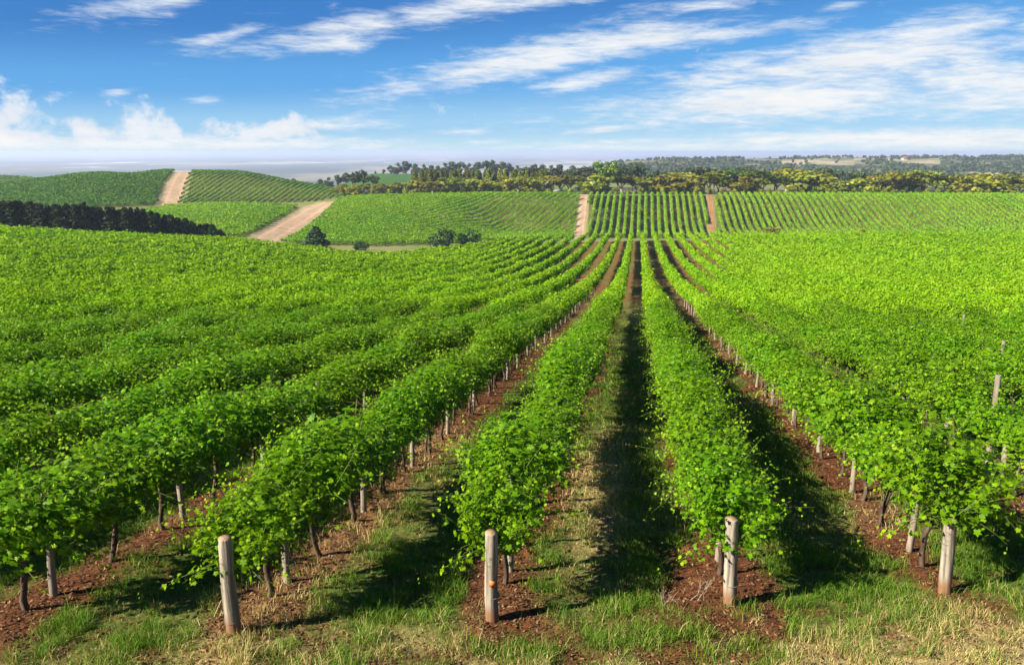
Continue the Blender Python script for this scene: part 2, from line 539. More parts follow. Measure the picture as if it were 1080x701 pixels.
M_GUM = leaf_mat('gum_leaf', (0.07, 0.09, 0.012), (0.20, 0.215, 0.016), (0.40, 0.38, 0.026), 0.32, 0.55, 0.25, 0.6)
M_DGUM = leaf_mat('dark_gum_leaf', (0.018, 0.034, 0.012), (0.040, 0.066, 0.020), (0.08, 0.105, 0.025), 0.12, 0.6, 0.2, 0.5)
M_PINE = leaf_mat('pine_needle', (0.007, 0.019, 0.005), (0.020, 0.044, 0.010), (0.07, 0.10, 0.02), 0.08, 0.7, 0.15, 0.5)  # needles dark by nature; cloud shade on the windbreak also put into this green
M_SHRUB = leaf_mat('shrub_leaf', (0.012, 0.035, 0.010), (0.024, 0.062, 0.014), (0.06, 0.12, 0.025), 0.15, 0.6, 0.2, 0.4)
M_GREENT = leaf_mat('bright_tree_leaf', (0.05, 0.09, 0.010), (0.11, 0.18, 0.015), (0.22, 0.29, 0.02), 0.25, 0.55, 0.25, 0.4)
M_GRASS = leaf_mat('grass_blade', (0.045, 0.13, 0.008), (0.12, 0.23, 0.012), (0.28, 0.33, 0.04), 0.3, 0.6, 0.2, 0.0)
M_STRAW = leaf_mat('straw_blade', (0.32, 0.22, 0.075), (0.60, 0.45, 0.18), (0.75, 0.62, 0.32), 0.3, 0.65, 0.2, 0.0)
M_LITTER = leaf_mat('leaf_litter', (0.05, 0.020, 0.009), (0.12, 0.055, 0.022), (0.34, 0.21, 0.10), 0.1, 0.75, 0.15, 0.0)

def solid_mat(name, c1, c2, scale=6.0, rough=0.8, stretch=(1, 1, 1), bump=0.4, c3=None, low=None):
    m, k, out = new_mat(name)
    tc = k.n('ShaderNodeTexCoord').outputs['Object']
    vec = k.v('MULTIPLY', tc, stretch)
    n = k.noise(vec, scale, 6, 0.62, 0.2)
    col = k.mix(k.step(n, 0.35, 0.65), c1, c2)
    if c3:
        n2 = k.noise(tc, scale*0.45, 4, 0.6)
        col = k.mix(k.step(n2, 0.55, 0.7), col, c3)
    if low:                      # soil stain rising from the ground on the foot of a post
        z = k.n('ShaderNodeSeparateXYZ')
        k.put(z.inputs[0], tc)
        h = k.m('ADD', z.outputs[2], k.m('MULTIPLY', k.m('SUBTRACT', n, 0.5), 0.30))
        col = k.mix(k.m('MULTIPLY', k.step(h, low[1]*1.5, low[1]*0.4), 0.85), col, low[0])
    p = k.n('ShaderNodeBsdfPrincipled')
    k.put(p.inputs['Base Color'], col)
    p.inputs['Roughness'].default_value = rough
    p.inputs['Specular IOR Level'].default_value = 0.25
    if bump:
        b = k.n('ShaderNodeBump')
        b.inputs['Strength'].default_value = bump
        b.inputs['Distance'].default_value = 0.02
        k.put(b.inputs['Height'], n)
        k.t.links.new(b.outputs[0], p.inputs['Normal'])
    k.t.links.new(p.outputs[0], out.inputs[0])
    return m

M_POST = solid_mat('weathered_timber', (0.38, 0.32, 0.235), (0.12, 0.095, 0.068), 13, 0.85, (1, 1, .07), .9, (0.10, 0.08, 0.06), ((0.20, 0.085, 0.032), 0.20))
M_STAKE = solid_mat('line_post_timber', (0.30, 0.24, 0.175), (0.15, 0.115, 0.085), 9, 0.85, (1, 1, .15), .6)
M_CUT = solid_mat('sawn_post_end', (0.34, 0.22, 0.115), (0.20, 0.125, 0.065), 25, 0.8, (1, 1, 1), .3)
M_BARK = solid_mat('vine_bark', (0.050, 0.030, 0.020), (0.125, 0.080, 0.052), 14, 0.9, (1, 1, .25), .8)
M_SHOOT = solid_mat('green_shoot', (0.09, 0.17, 0.025), (0.12, 0.13, 0.03), 8, 0.6, (1, 1, 1), 0)
M_WIRE = solid_mat('dull_wire', (0.16, 0.13, 0.10), (0.08, 0.07, 0.06), 20, 0.5, (1, 1, 1), 0)
M_TAG = solid_mat('orange_tag', (0.55, 0.17, 0.04), (0.45, 0.13, 0.03), 12, 0.5, (1, 1, 1), 0)
M_GUMBARK = solid_mat('pale_gum_bark', (0.42, 0.37, 0.30), (0.24, 0.19, 0.14), 1.2, 0.8, (1, 1, .3), 0)
M_DBARK = solid_mat('dark_bark', (0.05, 0.038, 0.028), (0.09, 0.07, 0.05), 2, 0.9, (1, 1, .3), 0)
M_TWIG = solid_mat('dead_twig', (0.34, 0.27, 0.18), (0.22, 0.16, 0.10), 20, 0.8, (1, 1, 1), 0)

def track_mat(name, a, b, c):
    m, k, out = new_mat(name)
    pos = k.n('ShaderNodeNewGeometry').outputs['Position']
    n = k.noise(pos, 0.22, 5, 0.6)
    n2 = k.noise(pos, 1.1, 4, 0.6)
    ed = k.n('ShaderNodeAttribute', attribute_name='edge').outputs['Fac']
    col = k.mix(k.step(n, 0.38, 0.62), a, b)
    rut = k.m('MULTIPLY', k.step(k.m('ABSOLUTE', k.m('SUBTRACT', ed, 0.42)), 0.16, 0.05), k.step(n2, 0.35, 0.6))
    col = k.mix(k.m('MULTIPLY', rut, 0.7), col, tuple(q*1.25 for q in a))
    mid = k.m('MULTIPLY', k.step(ed, 0.20, 0.05), k.step(n2, 0.42, 0.58))
    col = k.mix(k.m('MULTIPLY', mid, 0.8), col, c)
    e = k.step(k.m('ADD', ed, k.m('MULTIPLY', k.m('SUBTRACT', n2, 0.5), 0.6)), 0.50, 0.90)
    col = k.mix(e, col, c)
    p = k.n('ShaderNodeBsdfPrincipled')
    k.put(p.inputs['Base Color'], col)
    p.inputs['Roughness'].default_value = 0.95
    p.inputs['Specular IOR Level'].default_value = 0.1
    k.t.links.new(p.outputs[0], out.inputs[0])
    return m
M_TRACK = track_mat('pale_dirt', (0.40, 0.27, 0.17), (0.31, 0.185, 0.105), (0.27, 0.24, 0.11))
M_TRACK_RED = track_mat('red_dirt', (0.30, 0.145, 0.065), (0.24, 0.12, 0.05), (0.20, 0.19, 0.06))

def ground_mat():
    m, k, out = new_mat('ground')
    pos = k.n('ShaderNodeNewGeometry').outputs['Position']
    A = lambda s: k.n('ShaderNodeAttribute', attribute_name=s).outputs['Fac']
    nf = k.noise(pos, 9.0, 7, 0.68)
    nm = k.noise(pos, 1.7, 5, 0.6)
    ng = k.noise(pos, 34.0, 4, 0.7)
    soil = k.mix(k.step(nf, 0.3, 0.7), (0.048, 0.016, 0.007), (0.165, 0.058, 0.020))
    soil = k.mix(k.step(nm, 0.45, 0.7), soil, (0.10, 0.037, 0.014))
    soil = k.mix(k.m('MULTIPLY', k.step(ng, 0.62, 0.72), 0.5), soil, (0.33, 0.21, 0.11))
    grass = k.mix(k.step(nf, 0.35, 0.65), (0.030, 0.065, 0.008), (0.095, 0.125, 0.016))
    straw = k.mix(k.step(ng, 0.35, 0.65), (0.20, 0.13, 0.05), (0.50, 0.365, 0.155))
    near = k.mix(A('grass'), soil, grass)
    near = k.mix(k.m('MULTIPLY', A('dry'), k.m('ADD', k.m('MULTIPLY', nf, 0.8), 0.3), clamp=True), near, straw)
    # floor of the vineyards farther off: red soil and thin grass
    fl = k.mix(k.step(k.noise(pos, 0.35, 5, 0.6), 0.42, 0.6), (0.16, 0.062, 0.022), (0.11, 0.115, 0.022))
    fl = k.mix(A('far'), fl, k.mix(k.step(k.noise(pos, 0.25, 5, 0.6), 0.42, 0.6), (0.11, 0.085, 0.028), (0.10, 0.14, 0.02)))
    # open pasture and hill country
    vor = k.n('ShaderNodeTexVoronoi', feature='F1')
    vv = k.v('MULTIPLY', pos, (1/1100.0, 1/3600.0, 0))
    k.put(vor.inputs['Vector'], vv)
    vor.inputs['Scale'].default_value = 1.0
    vor.inputs['Randomness'].default_value = 0.9
    vs = k.n('ShaderNodeSeparateColor')
    k.put(vs.inputs[0], vor.outputs['Color'])
    ramp = k.n('ShaderNodeValToRGB')
    ramp.color_ramp.interpolation = 'CONSTANT'
    cols = [(0.0, (0.05, 0.065, 0.035)), (0.22, (0.10, 0.10, 0.05)), (0.40, (0.035, 0.05, 0.03)), (0.55, (0.22, 0.19, 0.11)),
            (0.70, (0.07, 0.09, 0.04)), (0.82, (0.38, 0.33, 0.22)), (0.92, (0.06, 0.06, 0.04))]
    els = ramp.color_ramp.elements
    els[0].position, els[0].color = cols[0][0], cols[0][1]+(1,)
    els[1].position, els[1].color = cols[1][0], cols[1][1]+(1,)
    for p_, c_ in cols[2:]:
        e = els.new(p_); e.color = c_+(1,)
    k.put(ramp.inputs[0], vs.outputs[0])
    plain = k.mix(k.step(k.noise(k.v('MULTIPLY', pos, (1, .35, 0)), 0.0011, 6, 0.7), 0.47, 0.56), ramp.outputs[0], (0.03, 0.045, 0.03))
    plain = k.mix(k.step(k.noise(k.v('MULTIPLY', pos, (1, .5, 0)), 0.0017, 4, 0.6), 0.60, 0.64), plain, (0.62, 0.55, 0.42))
    past = k.mix(k.step(k.noise(pos, 0.02, 6, 0.6), 0.4, 0.62), (0.20, 0.19, 0.065), (0.12, 0.17, 0.03))
    wood = k.mix(k.step(k.noise(pos, 0.009, 6, 0.7), 0.44, 0.56), (0.035, 0.048, 0.022), (0.17, 0.155, 0.075))
    clear = k.mix(k.step(k.noise(pos, 0.02, 4, 0.6), 0.45, 0.55), (0.36, 0.29, 0.18), (0.20, 0.19, 0.08))
    hills = k.mix(A('clearing'), wood, clear)
    col = k.mix(A('floor'), past, fl)
    col = k.mix(A('hills'), col, hills)
    col = k.mix(A('plain'), col, plain)
    col = k.mix(A('green'), col, (0.045, 0.115, 0.012))
    col = k.mix(A('near'), col, near)
    p = k.n('ShaderNodeBsdfPrincipled')
    k.put(p.inputs['Base Color'], col)
    p.inputs['Roughness'].default_value = 0.95
    p.inputs['Specular IOR Level'].default_value = 0.12
    b = k.n('ShaderNodeBump')
    b.inputs['Strength'].default_value = 0.9
    b.inputs['Distance'].default_value = 0.03
    k.put(b.inputs['Height'], k.m('MULTIPLY', k.m('ADD', nf, k.m('MULTIPLY', ng, 0.4)), A('near')))
    k.t.links.new(b.outputs[0], p.inputs['Normal'])
    k.t.links.new(p.outputs[0], out.inputs[0])
    return m

# ------------------------------------------------------------------ ground: one sheet to the horizon
def build_ground():
    r1 = np.arange(1.0, 7.0, 0.5)
    r2 = np.arange(7.0, 22.0, 0.055)
    r3 = [22.0]
    while r3[-1] < 620: r3.append(r3[-1]*1.013)
    while r3[-1] < 28500: r3.append(r3[-1]*1.035)
    rad = np.concatenate([r1, r2, r3[0:]])
    fine = np.linspace(R(-37), R(37), 860)
    coarse = np.linspace(R(37), R(323), 70)[1:-1]
    ang = np.concatenate([fine, coarse])
    RR, AA = np.meshgrid(rad, ang, indexing='ij')
    s, t = RR*np.cos(AA), RR*np.sin(AA)
    X = s*HD[0]+t*RT[0]; Y = s*HD[1]+t*RT[1]
    Z = ground(X, Y)
    V = np.stack([X.ravel(), Y.ravel(), Z.ravel()], 1)
    nr, na = len(rad), len(ang)
    i = np.arange(nr-1)[:, None]; j = np.arange(na)[None, :]
    j2 = (j+1) % na
    F = np.stack([i*na+j, (i+1)*na+j, (i+1)*na+j2, i*na+j2], -1).reshape(-1, 4)
    V = np.vstack([V, [(0, 0, float(ground(0.0, 0.0)))]])
    c = len(V)-1
    T = np.stack([np.full(na, c), np.arange(na), (np.arange(na)+1) % na], 1)
    x, y = V[:, 0], V[:, 1]
    dist = np.hypot(x, y)
    g, dry = covers(x, y)
    ss = x*HD[0]+y*HD[1]; tt = x*RT[0]+y*RT[1]
    u = CX+FPX*tt/np.maximum(ss*1.01, 30)
    near = 1-sstep(dist, 55, 95)
    near = np.where(ss < 0, 1-sstep(dist, 55, 95), near)
    infield = field_end(x, y) & (ss > 0)
    floor = infield.astype(float)
    for poly in BLOCKS.values():
        floor = np.maximum(floor, inside(x, y, poly['poly']).astype(float))
    far = sstep(ss, 222, 235)
    hills = np.maximum(sstep(ss, 720, 800)*sstep(u, 505, 560)*(1-sstep(ss, 2700, 3000)), sstep(ss, 428, 440)*sstep(u, 352, 366)*(1-sstep(ss, 590, 640)))
    clearing = ((np.abs(u-858) < 42) & (ss > 1560) & (ss < 1760)) | ((np.abs(u-952) < 26) & (ss > 1600) & (ss < 1790)) | \
               ((np.abs(u-1030) < 36) & (ss > 1050) & (ss < 1330)) | ((np.abs(u-905) < 30) & (ss > 1690) & (ss < 1790))
    clearing = np.where(fbm(x/60, y/60, 3, 77) > 0.36, clearing, 0)
    plain = sstep(ss, 1100, 1700)*(1-hills)*(1-sstep(u, 560, 640)*sstep(2600-ss, 0, 300))
    plain = np.where(ss < 0, 0, plain)
    green = sstep(ss, 590, 640)*(1-sstep(ss, 980, 1060))*sstep(u, 290, 320)*(1-sstep(u, 470, 520))*sstep(vnoise(x/90, y/130, 4), 0.35, 0.5)
    me = mesh_from('ground', V, [F, T], [ground_mat()], attrs={
        'grass': ('POINT', g), 'dry': ('POINT', dry), 'near': ('POINT', near), 'floor': ('POINT', floor),
        'hills': ('POINT', hills), 'clearing': ('POINT', clearing.astype(float)), 'plain': ('POINT', plain), 'green': ('POINT', green), 'far': ('POINT', far)}, smooth=True)
    kind(link('ground', me), 'structure', 'red soil, grass strips and rolling hills reaching to a hazy plain')

def inside(x, y, poly):
    x, y = np.asarray(x, float), np.asarray(y, float)
    r = np.zeros(x.shape, bool)
    n = len(poly)
    for i in range(n):
        x1, y1 = poly[i]; x2, y2 = poly[(i+1) % n]
        c = ((y1 > y) != (y2 > y))
        xi = (x2-x1)*(y-y1)/(y2-y1+1e-12)+x1
        r ^= c & (x < xi)
    return r

def P(*pts): return [at_s(*p) for p in pts]
BLOCKS = {
    'centre': dict(poly=P((619, 330), (747, 330), (744.5, 416), (621, 416))),
    'right': dict(poly=P((757, 330), (1130, 330), (1130, 420), (753.5, 416))),
    'left': dict(poly=P((296, 256), (345, 262), (400, 262), (470, 275), (540, 310), (605, 335), (612, 412), (480, 408), (361, 402))),
    'lower': dict(poly=P((120, 270), (180, 250), (247, 252), (316, 374), (250, 374), (180, 374), (150, 330))),
    'upper': dict(poly=P((188, 384), (262, 386), (330, 396), (368, 420), (366, 470), (332, 512), (260, 530), (207, 522), (196, 455))),
    'dark': dict(poly=P((-90, 320), (60, 330), (166, 374), (172, 440), (188, 505), (150, 485), (60, 455), (-90, 450))),
    'back': dict(poly=P((-90, 590), (40, 590), (88, 600), (100, 655), (-90, 665))),
}
build_ground()

def ribbon(name, line, mat, label, lift=0.12, n=60):
    """a track laid on the land: line = (left px, right px, distance)"""
    L = np.array([at_s(a, s) for a, b, s in line]); Rr = np.array([at_s(b, s) for a, b, s in line])
    q = np.linspace(0, len(line)-1, n)
    ii = np.arange(len(line))
    Lx = np.stack([np.interp(q, ii, L[:, j]) for j in (0, 1)], 1)
    Rx = np.stack([np.interp(q, ii, Rr[:, j]) for j in (0, 1)], 1)
    wob = (fbm(q*3.1, q*0+3, 3, 8)-0.5)*1.6
    m = 9
    f = np.linspace(0, 1, m)
    D = Rx-Lx
    W = D/np.linalg.norm(D, axis=1, keepdims=True)
    G = Lx[:, None, :]+D[:, None, :]*f[None, :, None]+W[:, None, :]*wob[:, None, None]*(np.abs(f-.5)*2)[None, :, None]
    X, Y = G[..., 0].ravel(), G[..., 1].ravel()
    Z = sheet(X, Y)+lift-0.10*(np.tile(np.abs(f-.5)*2, n))**6
    i = np.arange(n-1)[:, None]; j = np.arange(m-1)[None, :]
    F = np.stack([i*m+j, i*m+j+1, (i+1)*m+j+1, (i+1)*m+j], -1).reshape(-1, 4)
    me = mesh_from(name, np.stack([X, Y, Z], 1), [F], [mat], attrs={'edge': ('POINT', np.tile(np.abs(f-.5)*2, n))}, smooth=True)
    kind(link(name, me), 'structure', label)

ribbon('dirt_track', [(250, 300, 250), (262, 303, 270), (284, 322, 310), (318, 352, 372), (335, 366, 392)], M_TRACK, 'pale pink dirt track climbing between two vineyard blocks')
ribbon('dirt_track', [(162, 193, 368), (167, 198, 400), (174, 199, 440), (184, 205, 490), (188, 212, 510), (190, 216, 530)], M_TRACK, 'bare dirt track going over the top of the hill')
ribbon('dirt_track', [(603, 618, 325), (605, 619, 345), (610, 621, 400), (611, 622, 425)], M_TRACK, 'dirt track on the left of the striped hillside block')
ribbon('dirt_track', [(748, 757, 325), (748, 756, 345), (745, 753, 400), (744, 752, 425)], M_TRACK_RED, 'narrow red track on the right of the striped hillside block')
ribbon('dirt_path', [(300, 345, 226), (330, 380, 224), (380, 440, 222)], M_TRACK, 'bare dirt path at the foot of the hollow') if False else None

# ------------------------------------------------------------------ vines
ORD = ['first', 'second', 'third', 'fourth', 'fifth', 'sixth', 'seventh', 'eighth', 'ninth', 'tenth', 'eleventh', 'twelfth', 'thirteenth', 'fourteenth',
       'fifteenth', 'sixteenth', 'seventeenth', 'eighteenth', 'nineteenth']
TENS = ['', '', 'twenty', 'thirty', 'forty', 'fifty', 'sixty', 'seventy', 'eighty', 'ninety']
def ordinal(i):          # 0-based
    n = i+1
    if n < 20: return ORD[n-1]
    t, u = divmod(n, 10)
    if n >= 100: return 'hundredth' if n == 100 else 'hundred-and-'+ordinal(n-101)
    return (TENS[t][:-1]+'ieth') if u == 0 else TENS[t]+'-'+ORD[u-1]
def row_name(k):
    if k <= 0: return ordinal(-k)+' row left of the central grass strip'
    return ordinal(k-1)+' row right of the central grass strip'

HALF = np.array([(0.0, 0.10), (0.26, -0.10), (0.50, 0.16), (0.34, 0.34), (0.58, 0.62), (0.26, 0.64), (0.0, 1.0)])
OUT = np.vstack([HALF, HALF[-2:0:-1]*[-1, 1]])
def lobed(Pc, N, tip, size, rg):
    """lobed vine leaves, each a folded fan of triangles"""
    n = len(Pc)
    tip = tip-N*np.sum(tip*N, 1, keepdims=True)
    tip /= np.linalg.norm(tip, axis=1, keepdims=True)+1e-9
    b = np.cross(N, tip)
    o = np.vstack([OUT, [(0, 0.38)]])
    k = len(o)
    fold = rg.uniform(-0.15, 0.5, n); curl = rg.uniform(-0.1, 0.45, n)
    zz = -(np.abs(o[:, 0])[None, :]*fold[:, None]) - (o[:, 1]**2)[None, :]*curl[:, None]
    V = Pc[:, None, :] + size[:, None, None]*(b[:, None, :]*o[None, :, :1] + tip[:, None, :]*o[None, :, 1:2] + N[:, None, :]*zz[:, :, None])
    m = len(OUT)
    tri = np.array([(i, (i+1) % m, m) for i in range(m)])
    F = (np.arange(n)[:, None, None]*k+tri[None]).reshape(-1, 3)
    return V.reshape(-1, 3), F, m

def unit(a): return a/(np.linalg.norm(a, axis=1, keepdims=True)+1e-9)

def vine_foliage(seed, shoots=66, span=0.86, lush=1.0, front=False):
    rg = np.random.default_rng(seed)
    Pl, Nl, Tl, Sl, Vl = [], [], [], [], []
    stems = Acc()
    arms = rg.uniform(-span, span, 5)
    for i in range(shoots):
        side = rg.choice([-1, 1])
        base = np.array([rg.normal(0, .10), rg.uniform(-span, span), 1.10+rg.normal(0, .06)])
        kindv = rg.random()
        base[1] = np.clip(rg.choice(arms)+rg.normal(0, .16), -span-.1, span+.1)
        if kindv < .66:     # upright
            d = np.array([side*rg.uniform(.05, .95), rg.normal(0, .25), rg.uniform(.7, 1.1)]); L = rg.choice([rg.uniform(.55, 1.0), rg.uniform(.8, 1.28)])*lush; g = rg.uniform(.02, .30)
        elif kindv < .94:    # arching out
            d = np.array([side*rg.uniform(.6, 1.05), rg.normal(0, .3), rg.uniform(.45, .95)]); L = rg.uniform(.65, 1.15)*lush; g = rg.uniform(.3, .8)
        else:               # hanging
            d = np.array([side*rg.uniform(.4, .9), rg.normal(0, .35), rg.uniform(-.2, .2)]); L = rg.uniform(.55, .9); g = rg.uniform(.3, .6)
        if front and rg.random() < .25: d[1] -= rg.uniform(.2, .6)
        d /= np.linalg.norm(d)
        n = max(5, int(L/0.043))
        t = np.linspace(.04, 1, n)
        bend = rg.normal(0, .12, 3)
        path = base + np.outer(t*L, d) + np.outer((t*L)**2, [0, 0, -g]) + np.outer((t*L)**2, bend)
        off = rg.normal(size=(n, 3)); off[:, 2] *= .6; off = unit(off)
        pt = path+off*rg.uniform(.03, .12, (n, 1))
        nor = unit(off*.55 + np.array([side*.35, 0, .75]) + rg.normal(0, .55, (n, 3)))
        tp = off*.7+np.array([0, 0, -.55])+rg.normal(0, .3, (n, 3))
        sz = rg.uniform(.048, .098, n)*(1-.55*t**2)
        Pl.append(pt); Nl.append(nor); Tl.append(tp); Sl.append(sz)
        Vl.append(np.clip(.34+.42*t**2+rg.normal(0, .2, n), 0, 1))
        qs = path[::max(1, n//4)]
        if len(qs) > 2:
            V, q, tr = tube(qs, np.linspace(.006, .0025, len(qs)), 3, False)
            stems.add(V, q)
    nf = 820               # inner leaves that close the wall
    y = rg.uniform(-span, span, nf); an = rg.uniform(-.55, math.pi+.55, nf); r = rg.uniform(.15, .50, nf)
    pt = np.stack([np.cos(an)*r*1.2, y, 1.38+np.sin(an)*r*1.0], 1)
    o = np.stack([np.cos(an), np.zeros(nf), np.sin(an)], 1)
    Pl.append(pt); Nl.append(unit(o*.6+[0, 0, .5]+rg.normal(0, .4, (nf, 3)))); Tl.append(o+[0, 0, -.6]+rg.normal(0, .3, (nf, 3)))
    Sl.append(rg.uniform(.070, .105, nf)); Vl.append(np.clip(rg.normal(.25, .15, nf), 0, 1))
    V, F, m = lobed(np.vstack(Pl), np.vstack(Nl), np.vstack(Tl), np.concatenate(Sl), rg)
    var = np.repeat(np.concatenate(Vl), m)
    sv = np.vstack(stems.V); sq = np.vstack(stems.Q)
    Va = np.vstack([V, sv])
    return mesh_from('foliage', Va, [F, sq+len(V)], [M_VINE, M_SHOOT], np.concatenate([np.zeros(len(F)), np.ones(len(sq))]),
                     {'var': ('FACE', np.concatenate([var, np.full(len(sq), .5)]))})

def vine_trunk(seed):
    rg = np.random.default_rng(seed)
    a = Acc()
    z = np.linspace(-.12, 1.0, 9)
    wob = np.cumsum(rg.normal(0, .022, (9, 2)), 0)
    pth = np.stack([wob[:, 0], wob[:, 1], z], 1)
    pth[:2, :2] *= .3
    V, q, t = tube(pth, np.linspace(.046, .030, 9)*rg.uniform(.75, 1.1), 8, True, rg, .22)
    a.add(V, q, t)
    for sgn in (-1, 1):
        n = 6
        yy = np.linspace(0, .78, n)*sgn
        p2 = np.stack([pth[-1, 0]+np.cumsum(rg.normal(0, .012, n)), pth[-1, 1]+yy, .97+np.array([0, .05, .05, .04, .05, .04])+rg.normal(0, .008, n)], 1)
        V, q, t = tube(p2, np.linspace(.024, .012, n), 6, True, rg, .2)
        a.add(V, q, t)
    if rg.random() < .4:     # a second stem leaning beside the first
        z = np.linspace(-.1, .95, 6)
        p3 = np.stack([np.linspace(.10, .02, 6)*rg.choice([-1, 1])+rg.normal(0, .01, 6), np.linspace(.12, .05, 6), z], 1)
        V, q, t = tube(p3, np.linspace(.026, .016, 6), 6, True, rg, .2)
        a.add(V, q, t)
    return a.mesh('trunk', M_BARK, True)

FOL = [vine_foliage(100+i, 92) for i in range(9)]
FOL_END = [vine_foliage(150+i, 104, front=True) for i in range(3)]
TRK = [vine_trunk(200+i) for i in range(6)]
VINE_GAP = 1.55
N_SINGLE = 292
K_ALL = range(-62, 58)

cand, past = [], []
for k in K_ALL:
    y0 = row_front(k)+1.0
    x = row_x(k)
    ys = y0+VINE_GAP*np.arange(60)
    z = sheet(np.full(60, x), ys)
    px, py, dep = project(x, ys, z+1.4)
    half = 0.95*FPX/np.maximum(dep, 1)
    ok = (px > -half*0.9) & (px < 1080+half*0.9) & (dep > 3) & (ys > 4)
    side = 2.2*FPX/np.maximum(dep, 1)
    beyond = ~ok & (px > -side) & (px < 1080+side) & (dep > 5) & (dep < 17) & (ys > 4)
    for j in range(60):
        if beyond[j]: past.append((k, j, x, ys[j], 'left' if px[j] < 540 else 'right'))
        if ok[j]: cand.append((math.hypot(x, ys[j]), k, j, x, ys[j]))
cand.sort()
single = cand[:N_SINGLE]
R_SINGLE = single[-1][0]
by_row = {}
for d, k, j, x, y in single: by_row.setdefault(k, []).append((j, x, y))
row_start = {}
for k in sorted(by_row, key=abs):
    vs = sorted(by_row[k])
    j0 = vs[0][0]
    row_start[k] = vs[-1][2]+VINE_GAP/2
    for i, (j, x, y) in enumerate(vs):
        x2 = x+rng.normal(0, .03); y2 = y+rng.normal(0, .05)
        z = float(ground(x2, y2))
        e = bpy.data.objects.new('grape_vine', None)
        C.objects.link(e)
        e.empty_display_size = .2
        e.location = (x2, y2, z)
        where = 'from its near end' if j0 == 0 else 'in view'
        tag(e, f'leafy green grapevine, {ordinal(i)} {where}, {row_name(k)}', 'grapevine', f'grapevines of the {row_name(k)}')
        flip = rng.random() < .5 and j > 0
        fm = FOL_END[int(rng.integers(3))] if j == 0 else FOL[int(rng.integers(len(FOL)))]
        sc = rng.uniform(.84, 1.14)
        full = k <= -2
        link('foliage', fm, e, (0, 0, rng.normal(0, .03)-.14*full), math.pi*flip+rng.normal(0, .06), (sc*rng.uniform(1.0, 1.2)*(1.18 if full else 1.0), 1.0, sc*rng.uniform(.94, 1.06)))
        link('trunk', TRK[int(rng.integers(len(TRK)))], e, (0, 0, 0), math.pi*(rng.random() < .5)+rng.normal(0, .08))

seen_past = {}
for k, j, x, y, side in past:             # the next vines just outside the picture, which still shade what is in it
    n = seen_past[k] = seen_past.get(k, -1)+1
    e = bpy.data.objects.new('grape_vine', None); C.objects.link(e)
    e.location = (x, y, float(ground(x, y))); e.empty_display_size = .2
    tag(e, f'grapevine past the {side} edge, {ordinal(n)} there, {row_name(k)}', 'grapevine', f'grapevines of the {row_name(k)}')
    full = k <= -2
    link('foliage', FOL[int(rng.integers(len(FOL)))], e, (0, 0, -.14*full), rng.normal(0, .06), (1.25 if full else 1.1, 1, 1))
    link('trunk', TRK[int(rng.integers(len(TRK)))], e, (0, 0, 0), rng.normal(0, .08))
print('past', len(past))

# ------------------------------------------------------------------ rows farther off: each row one hedge of leaf clusters
def row_cards(line, dens, size, mat, rg, half_w=.84, top=2.0, low=.80, wobble=.65):
    """line (n,2) points along the row; returns verts, faces, var"""
    seg = np.hypot(*np.diff(line, axis=0).T)
    cum = np.concatenate([[0], np.cumsum(seg)])
    u = np.linspace(0, cum[-1], max(4, int(cum[-1]/2)))
    px = np.interp(u, cum, line[:, 0]); py = np.interp(u, cum, line[:, 1])
    dn = np.interp(u, cum, dens)*(.45+1.0*sstep(fbm(px/4.5, py/6.0, 3, 61), .30, .62))
    w = np.cumsum(dn); n = int(w[-1]*(u[1]-u[0]))
    if n < 4: return None
    q = np.interp(rg.uniform(0, w[-1], n), w, u)
    X = np.interp(q, u, px); Y = np.interp(q, u, py)
    sz = np.interp(q, cum, size)*rg.uniform(.7, 1.25, n)
    k = min(len(u)-1, 2)
    dx = np.gradient(px); dy = np.gradient(py)
    tx = np.interp(q, u, dx); ty = np.interp(q, u, dy)
    L = np.hypot(tx, ty)+1e-9
    nx, ny = ty/L, -tx/L
    if np.ndim(half_w): half_w = np.interp(q, cum, half_w)
    an = rg.uniform(-.55, math.pi+.55, n)
    rr = rg.uniform(.25, 1.0, n)**.5
    lump = 1+wobble*(vnoise(q/1.3, np.full(n, rg.uniform(0, 99)), 5)-.5)*1.6
    hz = (top-low)/2
    ox = np.cos(an)*rr*half_w*lump*(.68+.32*np.clip(np.sin(an)+.5, 0, 1))
    oz = low+hz+np.sin(an)*rr*hz*lump + (rg.random(n) < .16)*rg.uniform(0, .40, n)
    X2, Y2 = X+nx*ox, Y+ny*ox
    Z = sheet(X, Y)+oz
    N = unit(np.stack([nx*np.cos(an)*.7, ny*np.cos(an)*.7, np.sin(an)*.6+.4], 1)+rg.normal(0, .5, (n, 3)))
    V, F = cards(np.stack([X2, Y2, Z], 1), N, sz, rg, QUAD)
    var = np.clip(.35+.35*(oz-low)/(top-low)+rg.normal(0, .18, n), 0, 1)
    return V, F, var

